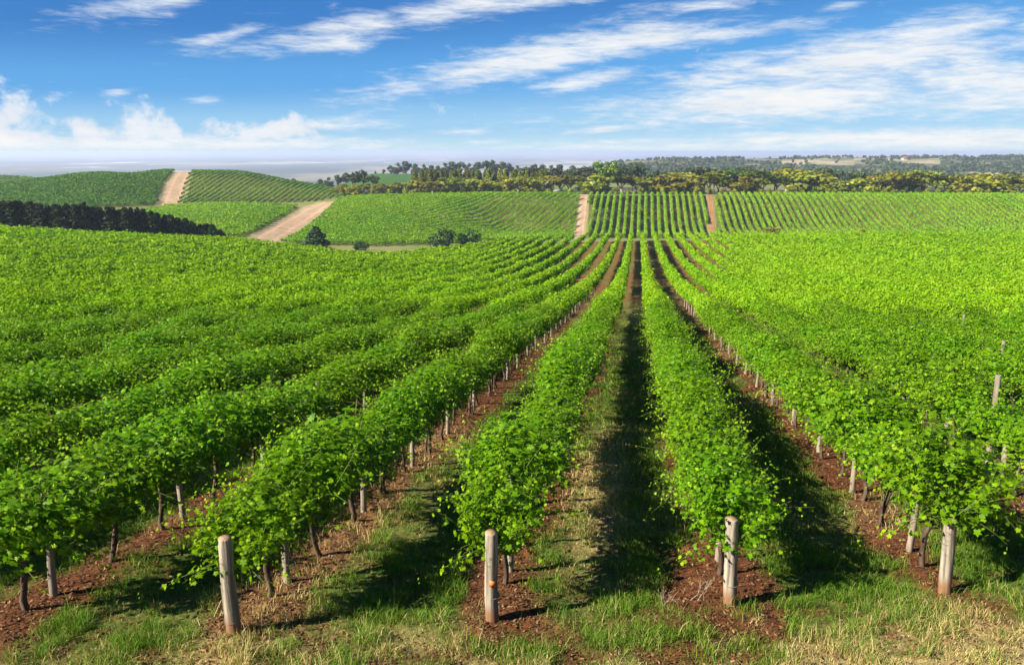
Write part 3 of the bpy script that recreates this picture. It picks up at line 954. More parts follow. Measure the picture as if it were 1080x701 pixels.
n_rows = 0
for k in K_ALL:
    x = row_x(k)
    y = np.arange(max(row_front(k)+.3, 4.0), 260.0, 1.0)
    if k in row_start: y = np.arange(row_start[k]-4.0, 260.0, 1.0)
    X = np.full(len(y), x)
    z = sheet(X, y)
    px, py, dep = project(X, y, z+1)
    ok = field_end(X, y) & (px > -25) & (px < 1105) & (dep > 3) & (np.hypot(X, y) > (0 if k in row_start else R_SINGLE*.93))
    if ok.sum() < 6: continue
    i0 = np.argmax(ok); ok2 = ok.copy(); ok2[:i0] = True
    i1 = len(y) if ok2.all() else np.argmin(ok2)
    if i1-i0 < 6: continue
    line = np.stack([X, y], 1)[i0:i1]
    d = np.hypot(line[:, 0], line[:, 1])
    size = np.clip(.0019*d, .10, .33)
    dens = 4.2/(size**2*.8)
    if k in row_start: dens = dens*np.clip((np.arange(len(line))+.5)/5.0, .08, 1)
    r = row_cards(line, dens, size, M_ROW, np.random.default_rng(1000+k), np.interp(d, [50, 120], [.78, {True: .55, False: .70}[-24 <= k <= 17]]))
    if r is None: continue
    V, F, var = r
    o3 = np.array([x, line[0, 1], float(sheet(x, line[0, 1]))])
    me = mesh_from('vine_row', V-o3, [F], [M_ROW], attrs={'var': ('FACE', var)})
    o = link('vine_row', me, None, tuple(o3))
    tag(o, f'green trellised vines farther down the {row_name(k)}', 'vine row', 'vine rows of the near field')
    n_rows += 1

def block_rows(name, ang, gap, mat, dens, size, label, group, half_w=.7, top=1.8, one=False, cx=None, low=.35):
    poly = np.array(BLOCKS[name]['poly'])
    c, s = math.cos(ang), math.sin(ang)
    dv = np.array([s, c]); nv = np.array([c, -s])        # along (from +Y, clockwise), across
    a = poly@nv; b = poly@dv
    offs = np.arange(a.min()+gap*.5, a.max(), gap)
    rg = np.random.default_rng(len(name)*31+int(ang*100))
    segs = []
    for o in offs:
        cr = []
        for i in range(len(poly)):
            a1, a2, b1, b2 = a[i], a[(i+1) % len(poly)], b[i], b[(i+1) % len(poly)]
            if (a1 > o) != (a2 > o): cr.append(b1+(o-a1)/(a2-a1)*(b2-b1))
        cr.sort()
        if len(cr) >= 2 and cr[-1]-cr[0] > 7:
            segs.append((o, cr[0]+rg.uniform(0, .6), cr[-1]-rg.uniform(0, .6)))
    allV, allF, allv, nn = [], [], [], 0
    idx = 0
    made = []
    for o, b0, b1 in segs:
        t = np.arange(b0, b1, 1.5)
        line = nv[None]*o+dv[None]*t[:, None]
        if len(t) < 4: continue
        pxs, pys, _ = project(line[:, 0], line[:, 1], sheet(line[:, 0], line[:, 1])+1)
        if pxs.max() < -10 or pxs.min() > 1090: continue
        r = row_cards(line, np.full(len(t), dens), np.full(len(t), size), mat, rg, half_w, top, low, .25)
        if r is None: continue
        V, F, var = r
        if one:
            allV.append(V); allF.append(F+nn); allv.append(var); nn += len(V)
            continue
        made.append((V, F, var, line))
    if one:
        me = mesh_from('vineyard_foliage', np.vstack(allV), [np.vstack(allF)], [mat], attrs={'var': ('FACE', np.concatenate(allv))})
        kind(link('vineyard_foliage', me), 'stuff', label)
        return
    for idx, (V, F, var, line) in enumerate(made):
        o3 = np.array([line[0, 0], line[0, 1], float(sheet(line[0, 0], line[0, 1]))])
        me = mesh_from('vine_row', V-o3, [F], [mat], attrs={'var': ('FACE', var)})
        tag(link('vine_row', me, None, tuple(o3)), label(idx, len(made)), 'vine row', group)
    return len(made)

cnt = {}
cnt['centre'] = block_rows('centre', 0.0, 3.05, M_HILL, 34, .42, lambda i, n: f'{ordinal(i)} vine row from the left in the striped block between the two narrow tracks', 'vine rows of the striped hillside block')
cnt['right'] = block_rows('right', 0.0, 3.05, M_HILL, 34, .42, lambda i, n: f'{ordinal(i)} vine row right of the narrow red track on the far slope', 'vine rows of the far right slope')
cnt['left'] = block_rows('left', R(24)-YAW, 2.9, M_HILL, 30, .34, lambda i, n: f'{ordinal(i)} slanting vine row from the top left of the far slope above the round bushes', 'slanting vine rows of the far left slope', half_w=.82)
cnt['lower'] = block_rows('lower', R(30)-YAW, 4.2, M_HILL, 30, .42, lambda i, n: f'{ordinal(i)} vine row from the top left in the bright block left of the pink track', 'vine rows left of the pink track', half_w=1.25)
cnt['upper'] = block_rows('upper', -YAW-R(7), 3.1, M_HILL2, 20, .42, lambda i, n: f'{ordinal(i)} vine row from the left on the hill right of the bare hilltop track', 'vine rows striping the upper hill', half_w=.5, top=1.5)
cnt['back'] = block_rows('back', R(-20)-YAW, 5.0, M_HILL2, 14, .6, lambda i, n: f'{ordinal(i)} short vine row from the left on the ridge behind the dark green hill', 'vine rows on the ridge behind', half_w=.9)
block_rows('dark', R(80)-YAW, 3.4, M_SHADETINTV, 24, .5, 'green vines tinted dark as under cloud shade, covering the hill left of the hilltop track', None, half_w=1.1, one=True)
print('rows', n_rows, cnt, 'R single', R_SINGLE)

# ------------------------------------------------------------------ posts
def post_mesh(h, r, seed, mat, chip=True):
    rg = np.random.default_rng(seed)
    n, m = 14, 12
    z = np.concatenate([[-.35, 0], np.linspace(.06, h-.012, m), [h]])
    lean = rg.normal(0, .02, 2)
    pth = np.stack([lean[0]*z+.006*np.sin(z*5+seed), lean[1]*z+.006*np.cos(z*4+seed), z], 1)
    rad = np.full(len(z), r)*(1+rg.normal(0, .015, len(z)))*np.linspace(1.04, .95, len(z))
    rad[-1] *= .985
    V, q, t = tube(pth, rad, n, True, None)
    c = np.repeat(pth, n, 0)
    gr = 1+np.tile(rg.normal(0, .035, n), len(z))          # long splits and flats run the length of the post
    V[:len(c), :2] = c[:, :2]+(V[:len(c), :2]-c[:, :2])*gr[:, None]
    a = Acc(); a.add(V, q, t)
    return a.mesh('post', mat, False), pth[-1], rad[-1]

def cap_mesh(r, seed):
    rg = np.random.default_rng(seed)
    an = np.linspace(0, 2*math.pi, 14, endpoint=False)
    V = [(math.cos(a)*r*.97*rg.uniform(.97, 1.0), math.sin(a)*r*.97*rg.uniform(.97, 1.0), 0) for a in an]
    V += [(x*1.0, y*1.0, -.012) for x, y, _ in V]
    V.append((0, 0, .004))
    t = np.array([(i, (i+1) % 14, 28) for i in range(14)])
    q = np.array([(14+i, 14+(i+1) % 14, (i+1) % 14, i) for i in range(14)])
    a = Acc(); a.add(np.array(V), q, t)
    return a.mesh('cut_top', M_CUT)

def ring_mesh(r, w):
    a = np.linspace(0, 2*math.pi, 25)
    pth = np.stack([np.cos(a)*r, np.sin(a)*r, .01*np.sin(a*1.0)], 1)
    V, q, t = tube(pth, np.full(25, w), 5, False)
    ac = Acc(); ac.add(V, q)
    return ac.mesh('wire_loop', M_WIRE)

END_POSTS = [  # row, height above soil, radius, label
    (-1, 1.22, .088, 'leaning thick end post of the second row left of the grass strip'),
    (0, 1.24, .082, 'thick grey end post with an orange tag and a dark wire band near its foot'),
    (1, 1.22, .086, 'thick pale end post stained red at its foot, beside the dry forked twigs'),
    (2, 1.10, .082, 'thick whitish end post under the vine at the right, near the frame edge')]
for (k, h, r, lab), p in zip(END_POSTS, end_pts):
    z = float(ground(p[0], p[1]))
    e = bpy.data.objects.new('end_post', None); C.objects.link(e)
    e.location = (p[0], p[1], z); e.empty_display_size = .2
    e.rotation_euler = (R({-1: -1, 0: 1.5, 1: 0.5, 2: 0}[k]), R({-1: -1.5, 0: 1.5, 1: -1.2, 2: -3.5}[k]), 0)
    tag(e, lab, 'post', 'thick end posts at the near ends of the rows')
    me, topc, rr = post_mesh(h, r, 40+k, M_POST)
    link('shaft', me, e)
    link('cut_top', cap_mesh(rr, 60+k), e, (topc[0], topc[1], h+.006))
    hw = {-1: .16, 0: .36, 1: .30, 2: .75}[k]
    link('wire_loop', ring_mesh(r*1.03, .0065 if k else .010), e, (0, 0, hw))
    if k == 0:
        bm = np.array([(-.036, 0, -.04), (.034, 0, -.036), (.038, 0, .04), (-.03, 0, .044), (-.036, .014, -.04), (.034, .014, -.036), (.038, .014, .04), (-.03, .014, .044)])
        q = np.array([(0, 1, 2, 3), (7, 6, 5, 4), (0, 4, 5, 1), (1, 5, 6, 2), (2, 6, 7, 3), (3, 7, 4, 0)])
        ac = Acc(); ac.add(bm, q)
        link('tag', ac.mesh('tag', M_TAG), e, (.01, -r-.034, .58))

for (k, h, r, lab), p in zip(END_POSTS, end_pts):
    yy = np.linspace(p[1]+.03, p[1]+26, 40)
    xx = np.full(40, row_x(k)); xx[0] = p[0]
    zz = sheet(xx, yy)+.93+.012*np.cos(np.arange(40)*1.9)
    V, q, t = tube(np.stack([xx, yy, zz], 1), np.full(40, .0045), 5, True)
    ac = Acc(); ac.add(V-np.array([xx[0], yy[0], zz[0]]), q, t)
    o = link('trellis_wire', ac.mesh('trellis_wire', M_WIRE), None, (xx[0], yy[0], zz[0]))
    tag(o, f'thin trellis wire strung along the {row_name(k)}', 'wire', 'trellis wires of the four nearest rows')

STAKES = [post_mesh(1.5, .050, 70+i, M_STAKE)[0] for i in range(4)]
TALL = [post_mesh(2.2, .055, 80+i, M_STAKE)[0] for i in range(2)]
def stake(k, y, tall, lab):
    x = row_x(k)+rng.normal(0, .03)
    o = link('line_post', (TALL if tall else STAKES)[int(rng.integers(2 if tall else 4))], None, (x, y, float(ground(x, y))), rng.uniform(0, 6))
    o.rotation_euler.x = rng.normal(0, .02); o.rotation_euler.y = rng.normal(0, .02)
    tag(o, lab, 'post', 'wooden line posts between the vines')
for k, ymax in ((-3, 24), (-2, 34), (-1, 66), (0, 20), (1, 18), (2, 72), (3, 26)):
    ys = [row_front(k)+0.75+VINE_GAP*(j+.5) for j in range(0, 60, 2)]
    i = 0
    for y in ys:
        if y > ymax: break
        z = float(sheet(row_x(k), y))
        px, py, _ = project(row_x(k), y, z+.4)
        if not (-5 < px < 1085 and py < 705): continue
        stake(k, y, False, f'thin line post, {ordinal(i)} in view, {row_name(k)}')
        i += 1
for (k, px, py, lab) in ((3, 1057, 452, 'tall grey line post showing above and below the foliage at the right frame edge'), (5, 1013, 372, 'pale post tip rising out of the foliage mass at the right'),
                         (4, 1057, 384, 'post tip rising above the foliage close to the right frame edge')):
    # along row k at the bearing px
    ys = np.arange(8, 80, .1); X = np.full(len(ys), row_x(k))
    pp, _, _ = project(X, ys, sheet(X, ys)+1.8)
    stake(k, float(ys[np.argmin(np.abs(pp-px))]), True, lab)

# trunks under the first stretch of the far rows whose feet can be seen
for o in [o for o in C.objects if o.name.split('.')[0] == 'vine_row' and o['group'] == 'vine rows of the near field']:
    k = round((o.location.x-FIELD_X0)/ROW_GAP)
    if k in (-1, 2):
        y = o.location.y+.6
        while y < 92:
            tr = link('trunk', TRK[int(rng.integers(len(TRK)))], o, (0, y-o.location.y, float(sheet(row_x(k), y))-o.location.z), rng.uniform(-.2, .2))
            y += VINE_GAP

# ------------------------------------------------------------------ grass, straw and litter of the near ground
def blades(X, Y, Z, h, w, lean, rg):
    n = len(X)
    a = rg.uniform(0, 2*math.pi, n)
    dx, dy = np.cos(a), np.sin(a)
    la = rg.uniform(0, 2*math.pi, n)
    lx, ly = np.cos(la)*lean*h, np.sin(la)*lean*h
    B = np.stack([X, Y, Z-.01], 1)
    W = np.stack([dx, dy, np.zeros(n)], 1)*w[:, None]*.5
    Mid = B+np.stack([lx*.35, ly*.35, h*.58], 1)
    Tip = B+np.stack([lx, ly, h*(1-.25*lean)], 1)
    V = np.stack([B-W, B+W, Mid+W*.75, Mid-W*.75, Tip], 1).reshape(-1, 3)
    i = np.arange(n)[:, None]*5
    Q = i+np.array([[0, 1, 2, 3]]); T = i+np.array([[3, 2, 4]])
    return V, Q, T

def scatter(n, smin, smax, rg):
    """random points of the near ground inside the view, denser close by"""
    s = smin*(smax/smin)**rg.random(n)
    t = rg.uniform(-.72, .72, n)*s
    return s*HD[0]+t*RT[0], s*HD[1]+t*RT[1], s

def grass(name, mat, n, smin, smax, dry, label, seed):
    rg = np.random.default_rng(seed)
    X, Y, s = scatter(n, smin, smax, rg)
    g, d = covers(X, Y)
    tuft = sstep(fbm(X*3.3, Y*3.3, 2, 55), .38, .62)
    pr = (np.clip(d*1.1+.04*g, 0, 1)*(.35+.65*tuft)) if dry else g*(1-.75*d)*(.4+.6*tuft)
    keep = rg.random(n) < pr
    X, Y, s = X[keep], Y[keep], s[keep]; tuft = tuft[keep]
    n = len(X)
    sc = np.clip(s/13.0, .8, 2.6)
    h = rg.uniform(.05, .16, n)*(.55+1.15*tuft)*(.75 if dry else .85)*np.where(rg.random(n) < .04, 1.9, 1.0)
    w = rg.uniform(.005, .010, n)*sc
    V, Q, T = blades(X, Y, ground(X, Y), h, w, rg.uniform(.1, 1.1, n), rg)
    v = np.clip(rg.normal(.45, .22, n)+.25*(fbm(X*.7, Y*.7, 2, 91)-.5), 0, 1)
    me = mesh_from(name, V, [Q, T], [mat], attrs={'var': ('FACE', np.concatenate([v, v]))})
    kind(link(name, me), 'stuff', label)
grass('green_grass', M_GRASS, 950000, 6.5, 55, False, 'short green grass growing in strips between the vine rows', 5)
grass('dry_grass', M_STRAW, 420000, 6.5, 40, True, 'bleached dry grass on the headland and in patches', 6)

def litter():
    rg = np.random.default_rng(8)
    X, Y, s = scatter(150000, 6.5, 40, rg)
    g, d = covers(X, Y)
    keep = rg.random(len(X)) < (1-g)*.8
    X, Y, s = X[keep], Y[keep], s[keep]
    n = len(X)
    N = unit(np.array([0, 0, 1.0])+rg.normal(0, .35, (n, 3)))
    V, F = cards(np.stack([X, Y, ground(X, Y)+.012], 1), N, rg.uniform(.02, .07, n)*np.clip(s/13, .9, 2), rg, CARD*[1, .42])
    me = mesh_from('leaf_litter', V, [F], [M_LITTER], attrs={'var': ('FACE', np.clip(rg.normal(.4, .28, n), 0, 1))})
    kind(link('leaf_litter', me), 'stuff', 'dead leaves and bits of straw on the red soil under the vines')
    # clods
    X, Y, s = scatter(9000, 6.5, 26, rg)
    g, d = covers(X, Y)
    keep = rg.random(len(X)) < (1-g)*.8
    X, Y = X[keep], Y[keep]
    base = np.array([(1, 0, 0), (-1, 0, 0), (0, 1, 0), (0, -1, 0), (0, 0, .7), (0, 0, -.7)])
    tri = np.array([(0, 2, 4), (2, 1, 4), (1, 3, 4), (3, 0, 4), (2, 0, 5), (1, 2, 5), (3, 1, 5), (0, 3, 5)])
    n = len(X)
    V = base[None]*rg.uniform(.010, .034, (n, 1, 1))*rg.uniform(.6, 1.3, (n, 6, 1))
    V = V+np.stack([X, Y, ground(X, Y)+.006], 1)[:, None]
    F = (np.arange(n)[:, None, None]*6+tri[None]).reshape(-1, 3)
    me = mesh_from('soil_clods', V.reshape(-1, 3), [F], [M_SOIL])
    kind(link('soil_clods', me), 'stuff', 'small clods of red earth under the vine rows')
M_SOIL = solid_mat('red_clod', (0.17, 0.068, 0.028), (0.10, 0.038, 0.016), 18, .95, (1, 1, 1), 0)
litter()

def weed(px, py, seed, lab, dead):
    rg = np.random.default_rng(seed)
    p = hit(px, py)
    a = Acc()
    def branch(o, d, L, r, depth):
        n = 5
        t = np.linspace(0, 1, n)
        b = rg.normal(0, .10, 3)
        pth = o+np.outer(t*L, d)+np.outer(t**2*L, b)
        V, q, tr = tube(pth, np.linspace(r, r*.5, n), 4, True)
        a.add(V, q, tr)
        if depth:
            for _ in range(2 if depth > 1 else 1+int(rg.random() < .5)):
                d2 = d+rg.normal(0, .55, 3); d2[2] = abs(d2[2])*.8+.15
                branch(pth[int(rg.integers(2, n))], d2/np.linalg.norm(d2), L*rg.uniform(.5, .75), r*.65, depth-1)
    for i in range(3):
        an = rg.uniform(0, 6.28)
        d = np.array([math.cos(an)*.75, math.sin(an)*.3, .75]); d /= np.linalg.norm(d)
        branch(np.array([rg.normal(0, .05), rg.normal(0, .05), -.02]), d, rg.uniform(.16, .28), .0065, 3)
    o = link('dry_weed', a.mesh('dry_weed', M_TWIG), None, (p[0], p[1], float(ground(p[0], p[1]))))
    tag(o, lab, 'weed')
weed(738, 636, 3, 'pale forked dry weed stalks on red soil left of the pale end post', True)
weed(703, 640, 5, 'smaller spray of dry stalks left of the forked dry weed', True)

# ------------------------------------------------------------------ trees
def crown_cards(clumps, per, size, rg, flat=.75):
    Pc, N, var = [], [], []
    for c, r in clumps:
        n = int(per*(r/1.3)**2)
        d = unit(rg.normal(size=(n, 3)))
        rad = r*(rg.uniform(.35, 1.0, n)**.45)*(1+.22*rg.normal(size=n))
        Pc.append(np.asarray(c)+d*rad[:, None]*[1, 1, flat])
        N.append(unit(d*.8+[0, 0, .3]+rg.normal(0, .45, (n, 3))))
        var.append(np.clip(rg.uniform(.2, .75)+.15*d[:, 2]+rg.normal(0, .14, n), 0, 1))
    Pc, N, var = np.vstack(Pc), np.vstack(N), np.concatenate(var)
    V, F = cards(Pc, N, size*rg.uniform(.6, 1.3, len(Pc)), rg, CARD)
    return V, F, var

def gum_tree(seed, h=10.0, spread=4.0, mat=None, bark=None, base=.30, clear=.0, clumpn=15, per=62, size=.62, lean=.1):
    """broad open-crowned tree: trunk, forked limbs, crown of leaf clumps at the limb ends"""
    rg = np.random.default_rng(seed)
    a = Acc(); clumps = []
    fork = h*base
    tr = np.array([(0, 0, -.4), (0, 0, fork*.5), (rg.normal(0, .2), rg.normal(0, .2), fork)])
    V, q, t = tube(tr, [.032*h, .026*h, .022*h], 7, True, rg, .1); a.add(V, q, t)
    nl = int(rg.integers(4, 7))
    for i in range(nl):
        an = 2*math.pi*(i+rg.uniform(-.3, .3))/nl
        ro = spread*rg.uniform(.35, .85); top = h*rg.uniform(.62, .93)
        e = np.array([math.cos(an)*ro, math.sin(an)*ro, top])
        m1 = tr[-1]+(e-tr[-1])*[.35, .35, .45]
        V, q, t = tube(np.array([tr[-1]-[0, 0, .1], m1, e]), [.016*h, .011*h, .004*h], 5, True); a.add(V, q, t)
        clumps.append((e, rg.uniform(.9, 1.5)*spread/3.6))
        for _ in range(2):
            e2 = e+rg.normal(0, 1, 3)*[spread*.34, spread*.34, h*.10]
            e2[2] = min(max(e2[2], fork*1.15), h*.97)
            V, q, t = tube(np.array([m1, (m1+e2)/2+[0, 0, .15], e2]), [.008*h, .006*h, .003*h], 4, True); a.add(V, q, t)
            clumps.append((e2, rg.uniform(.7, 1.35)*spread/3.6))
    while len(clumps) < clumpn:
        an, ro = rg.uniform(0, 6.28), spread*math.sqrt(rg.random())*.8
        clumps.append((np.array([math.cos(an)*ro, math.sin(an)*ro, h*rg.uniform(.42, .9)]), rg.uniform(.7, 1.3)*spread/3.6))
    V, F, var = crown_cards(clumps, per, size, rg)
    crown = mesh_from('crown', V, [F], [mat], attrs={'var': ('FACE', var)})
    return a.mesh('trunk', bark, True), crown

def bushy(seed, h, spread, mat, bark, per=70, size=.5, n=12):
    """tree or bush leafy to the ground"""
    rg = np.random.default_rng(seed)
    a = Acc()
    V, q, t = tube(np.array([(0, 0, -.3), (0, 0, h*.3), (rg.normal(0, .1), 0, h*.75)]), [.03*h, .022*h, .008*h], 6, True, rg, .1); a.add(V, q, t)
    for i in range(4):
        an = rg.uniform(0, 6.28)
        V, q, t = tube(np.array([(0, 0, h*.12), (math.cos(an)*spread*.35, math.sin(an)*spread*.35, h*.4), (math.cos(an)*spread*.6, math.sin(an)*spread*.6, h*.65)]), [.014*h, .01*h, .004*h], 4, True); a.add(V, q, t)
    cl = []
    for i in range(n):
        an, ro = rg.uniform(0, 6.28), spread*math.sqrt(rg.random())*.72
        zt = h*(1-.55*(ro/spread)**2)
        cl.append((np.array([math.cos(an)*ro, math.sin(an)*ro, rg.uniform(.14*h, zt*.86)]), rg.uniform(.7, 1.1)*spread*.42))
    cl.append((np.array([0, 0, h*.8]), spread*.36))
    V, F, var = crown_cards(cl, per, size, rg, .85)
    return a.mesh('trunk', bark, True), mesh_from('crown', V, [F], [mat], attrs={'var': ('FACE', var)})

def conifer(seed, h=8.0, r=2.0, mat=None):
    rg = np.random.default_rng(seed)
    a = Acc()
    V, q, t = tube(np.array([(0, 0, -.3), (0, 0, h*.5), (rg.normal(0, .1), 0, h*.98)]), [.16, .11, .02], 6, True); a.add(V, q, t)
    n = 1150
    f = rg.random(n)**.8
    lay = np.floor(f*11)/11+rg.normal(0, .018, n)
    an = rg.uniform(0, 6.28, n)
    rr = r*(1-lay**1.5)*(.55+.35*np.sin(an*3+np.floor(f*11)*2.1+seed)*.5+.2)*rg.uniform(.35, 1.05, n)**.6
    z = h*(.03+.95*np.clip(lay, 0, 1))-rr*.22
    Pc = np.stack([np.cos(an)*rr, np.sin(an)*rr, z], 1)
    N = unit(np.stack([np.cos(an)*.6, np.sin(an)*.6, np.full(n, .5)], 1)+rg.normal(0, .45, (n, 3)))
    V, F = cards(Pc, N, rg.uniform(.28, .6, n), rg, CARD*[1, .7])
    crown = mesh_from('crown', V, [F], [mat], attrs={'var': ('FACE', np.clip(rg.normal(.42, .22, n), 0, 1))})
    return a.mesh('trunk', M_DBARK, True), crown

def plant(name, tm, loc_xy, sc, label, cat, group=None, rz=None, zoff=0.0, sz=None):
    x, y = loc_xy
    e = bpy.data.objects.new(name, None); C.objects.link(e)
    e.location = (x, y, float(sheet(x, y))+zoff)
    e.empty_display_size = .5
    tag(e, label, cat, group)
    rz = rng.uniform(0, 6.28) if rz is None else rz
    s3 = (sc, sc, sc*(sz or 1))
    link('trunk', tm[0], e, (0, 0, 0), rz, s3)
    link('crown', tm[1], e, (0, 0, 0), rz, s3)
    return e

GUMS = [gum_tree(300+i, 10, 4.4, M_GUM, M_GUMBARK, .26) for i in range(6)]
LOWG = [bushy(320+i, 6.5, 3.6, M_GUM, M_DBARK, 62, .6, 14) for i in range(4)]
GREENT = [gum_tree(340+i, 10, 4.6, M_GREENT, M_DBARK, .2, clumpn=20) for i in range(2)]
DGUMS = [gum_tree(350+i, 10, 4.2, M_DGUM, M_DBARK, .22, clumpn=20) for i in range(4)]
DROUND = [bushy(360+i, 8, 3.6, M_DGUM, M_DBARK, 60, .7, 14) for i in range(3)]
OPEN = [gum_tree(370+i, 10, 4.0, M_DGUM, M_DBARK, .5, clumpn=9, per=42, size=.6) for i in range(2)]
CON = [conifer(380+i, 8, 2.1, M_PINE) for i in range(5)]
FARC = [conifer(390+i, 8, 1.7, M_GUM) for i in range(2)]
BIG = gum_tree(399, 10, 4.6, M_GREENT, M_GUMBARK, .32, clumpn=17, per=70, size=.55)

# the belt along the top of the far slopes: front rank olive and yellow-green, dark trees behind
def top_scale(px, s, y, h):
    p = at_s(px, s)
    return p, max(.25, (CAM_Z-DR(s, y)-float(sheet(*p)))/h)
front = []
rb = np.random.default_rng(21)
px = 352.0
skyl = ([350, 380, 420, 470, 520, 560, 600, 640, 660, 690, 720, 760, 800, 850, 890, 940, 1000, 1080, 1120],
        [197, 193, 190, 189, 187, 186, 185, 178, 183, 184, 179, 183, 181, 177, 188, 181, 186, 183, 184])
while px < 1105:
    y = np.interp(px, *skyl)+rb.uniform(-1.5, 5.5)
    s = rb.uniform(436, 462) if px > 380 else rb.uniform(420, 440)
    front.append((px, s, y))
    px += rb.uniform(8, 20) if px > 560 else rb.uniform(7, 13)
hero = min(front, key=lambda f: abs(f[0]-641))
for i, (px, s, y) in enumerate(front):
    if (px, s, y) == hero:
        p, sc = top_scale(641, 440, 172.5, 10)
        plant('gum_tree', BIG, p, sc, 'tall open gum tree with white forked trunk above the striped vine block', 'tree', 'trees of the hilltop belt')
        continue
    tall = rb.random() < .55
    green = 770 < px < 815 and rb.random() < .8
    tm = (GREENT[int(rb.integers(2))] if green else GUMS[int(rb.integers(6))]) if (tall or green) else LOWG[int(rb.integers(4))]
    h = 10 if (tall or green) else 6.5
    p, sc = top_scale(px, s, y-(2.5 if green else 1.0), h)
    nm = 'bright green spreading tree' if green else ('olive yellow gum tree' if tall else 'low bushy gum tree')
    e = plant('gum_tree', tm, p, sc*.98, f'{nm}, {ordinal(i)} from the left along the hilltop belt front', 'tree', 'trees of the hilltop belt')
    wd = sc*rb.uniform(1.5, 2.3)
    for ch in e.children: ch.scale = (wd, wd, sc)
# undergrowth shrubs in front of the belt
px = 372.0; i = 0
while px < 1100:
    p = at_s(px, rb.uniform(424, 432))
    sc = rb.uniform(.38, .62)
    plant('shrub', LOWG[int(rb.integers(4))] if rb.random() < .6 else DROUND[int(rb.integers(3))], p, sc, f'{ordinal(i)} low shrub from the left at the foot of the hilltop tree belt', 'shrub', 'shrubs at the foot of the belt')
    px += rb.uniform(8, 15); i += 1
# conifers among the belt, middle left
for i, px in enumerate(np.arange(440, 580, 4.5)):
    px = px+rb.uniform(-2, 2)
    p, sc = top_scale(px, rb.uniform(470, 490), 176+rb.uniform(0, 4), 8)
    e = plant('conifer', FARC[i % 2], p, sc, f'{ordinal(i)} slender olive conifer from the left behind the middle of the belt', 'tree', 'slender conifers in the belt')
    for ch in e.children: ch.scale = (sc*1.5, sc*1.5, sc)
# second, dark rank
px = 560.0; i = 0
while px < 1100:
    y = np.interp(px, [560, 600, 640, 680, 740, 790, 850, 900, 960, 1020, 1090], [178, 178, 177, 178, 178, 177, 180, 181, 182, 184, 183])+rb.uniform(-1.5, 3)
    p, sc = top_scale(px, rb.uniform(480, 530), y, 10)
    plant('dark_tree', DGUMS[int(rb.integers(4))], p, sc*1.0, f'{ordinal(i)} dark tree from the left in the second rank behind the belt', 'tree', 'dark trees behind the belt')
    px += rb.uniform(10, 17); i += 1
# the dark round trees on the skyline ridge, left of centre
i = 0
for px, y in ((386, 181), (396, 180), (405, 178.5), (412, 174.5), (420, 171.5), (429, 169.5), (438, 172.5), (447, 173), (455, 174), (462, 174.5), (470, 171.5), (478, 170), (486, 170.5), (495, 172),
              (504, 170.5), (513, 169.5), (520, 168.5), (529, 170), (537, 172), (546, 174.5), (563, 174), (572, 173.5), (581, 174), (590, 173), (604, 174.5), (616, 175), (655, 173.5), (666, 173), (674, 172.5)):
    s = rb.uniform(860, 900)
    o = px in (563, 655, 666, 674)
    p, sc = top_scale(px, s, y, 10 if o else 8)
    plant('dark_tree', OPEN[i % 2] if o else DROUND[i % 3], p, sc*1.05, f'{ordinal(i)} {"open umbrella-topped" if o else "dark rounded"} tree from the left on the ridge skyline', 'tree', 'trees on the ridge skyline')
    i += 1
# brown bare-topped trees left of the belt
for i, (px, s, y, h) in enumerate(((373, 455, 183, 10), (384, 458, 181, 10), (394, 452, 185, 10))):
    p, sc = top_scale(px, s, y, h)
    plant('gum_tree', OPEN[i % 2], p, sc, f'{ordinal(i)} brownish thin-topped tree from the left at the left end of the belt', 'tree', 'thin-topped trees')
# far small trees over the upper hill
for i, (px, s, y) in enumerate(((338, 690, 183), (347, 700, 181), (357, 690, 183.5), (365, 720, 181), (376, 760, 180), (302, 640, 182.5), (310, 640, 183))):
    p, sc = top_scale(px, s, y, 8)
    plant('dark_tree', DROUND[i % 3], p, min(sc, 1.2), f'{ordinal(i)} small far tree from the right of the upper striped hill', 'tree', 'small far trees past the upper hill')

# dark conifers at the edge of the left field
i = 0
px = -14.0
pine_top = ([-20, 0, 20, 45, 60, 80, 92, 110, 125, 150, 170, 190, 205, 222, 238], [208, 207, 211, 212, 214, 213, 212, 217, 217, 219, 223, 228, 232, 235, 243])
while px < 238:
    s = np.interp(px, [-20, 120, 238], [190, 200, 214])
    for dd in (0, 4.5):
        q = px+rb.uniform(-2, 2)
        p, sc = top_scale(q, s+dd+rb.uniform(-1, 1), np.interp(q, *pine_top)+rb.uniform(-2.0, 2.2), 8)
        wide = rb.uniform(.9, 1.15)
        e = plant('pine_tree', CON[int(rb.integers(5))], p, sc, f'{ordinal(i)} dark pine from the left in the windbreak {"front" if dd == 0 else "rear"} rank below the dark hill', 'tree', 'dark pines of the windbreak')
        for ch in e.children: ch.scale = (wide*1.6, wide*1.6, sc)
    px += rb.uniform(5.5, 8.0); i += 1

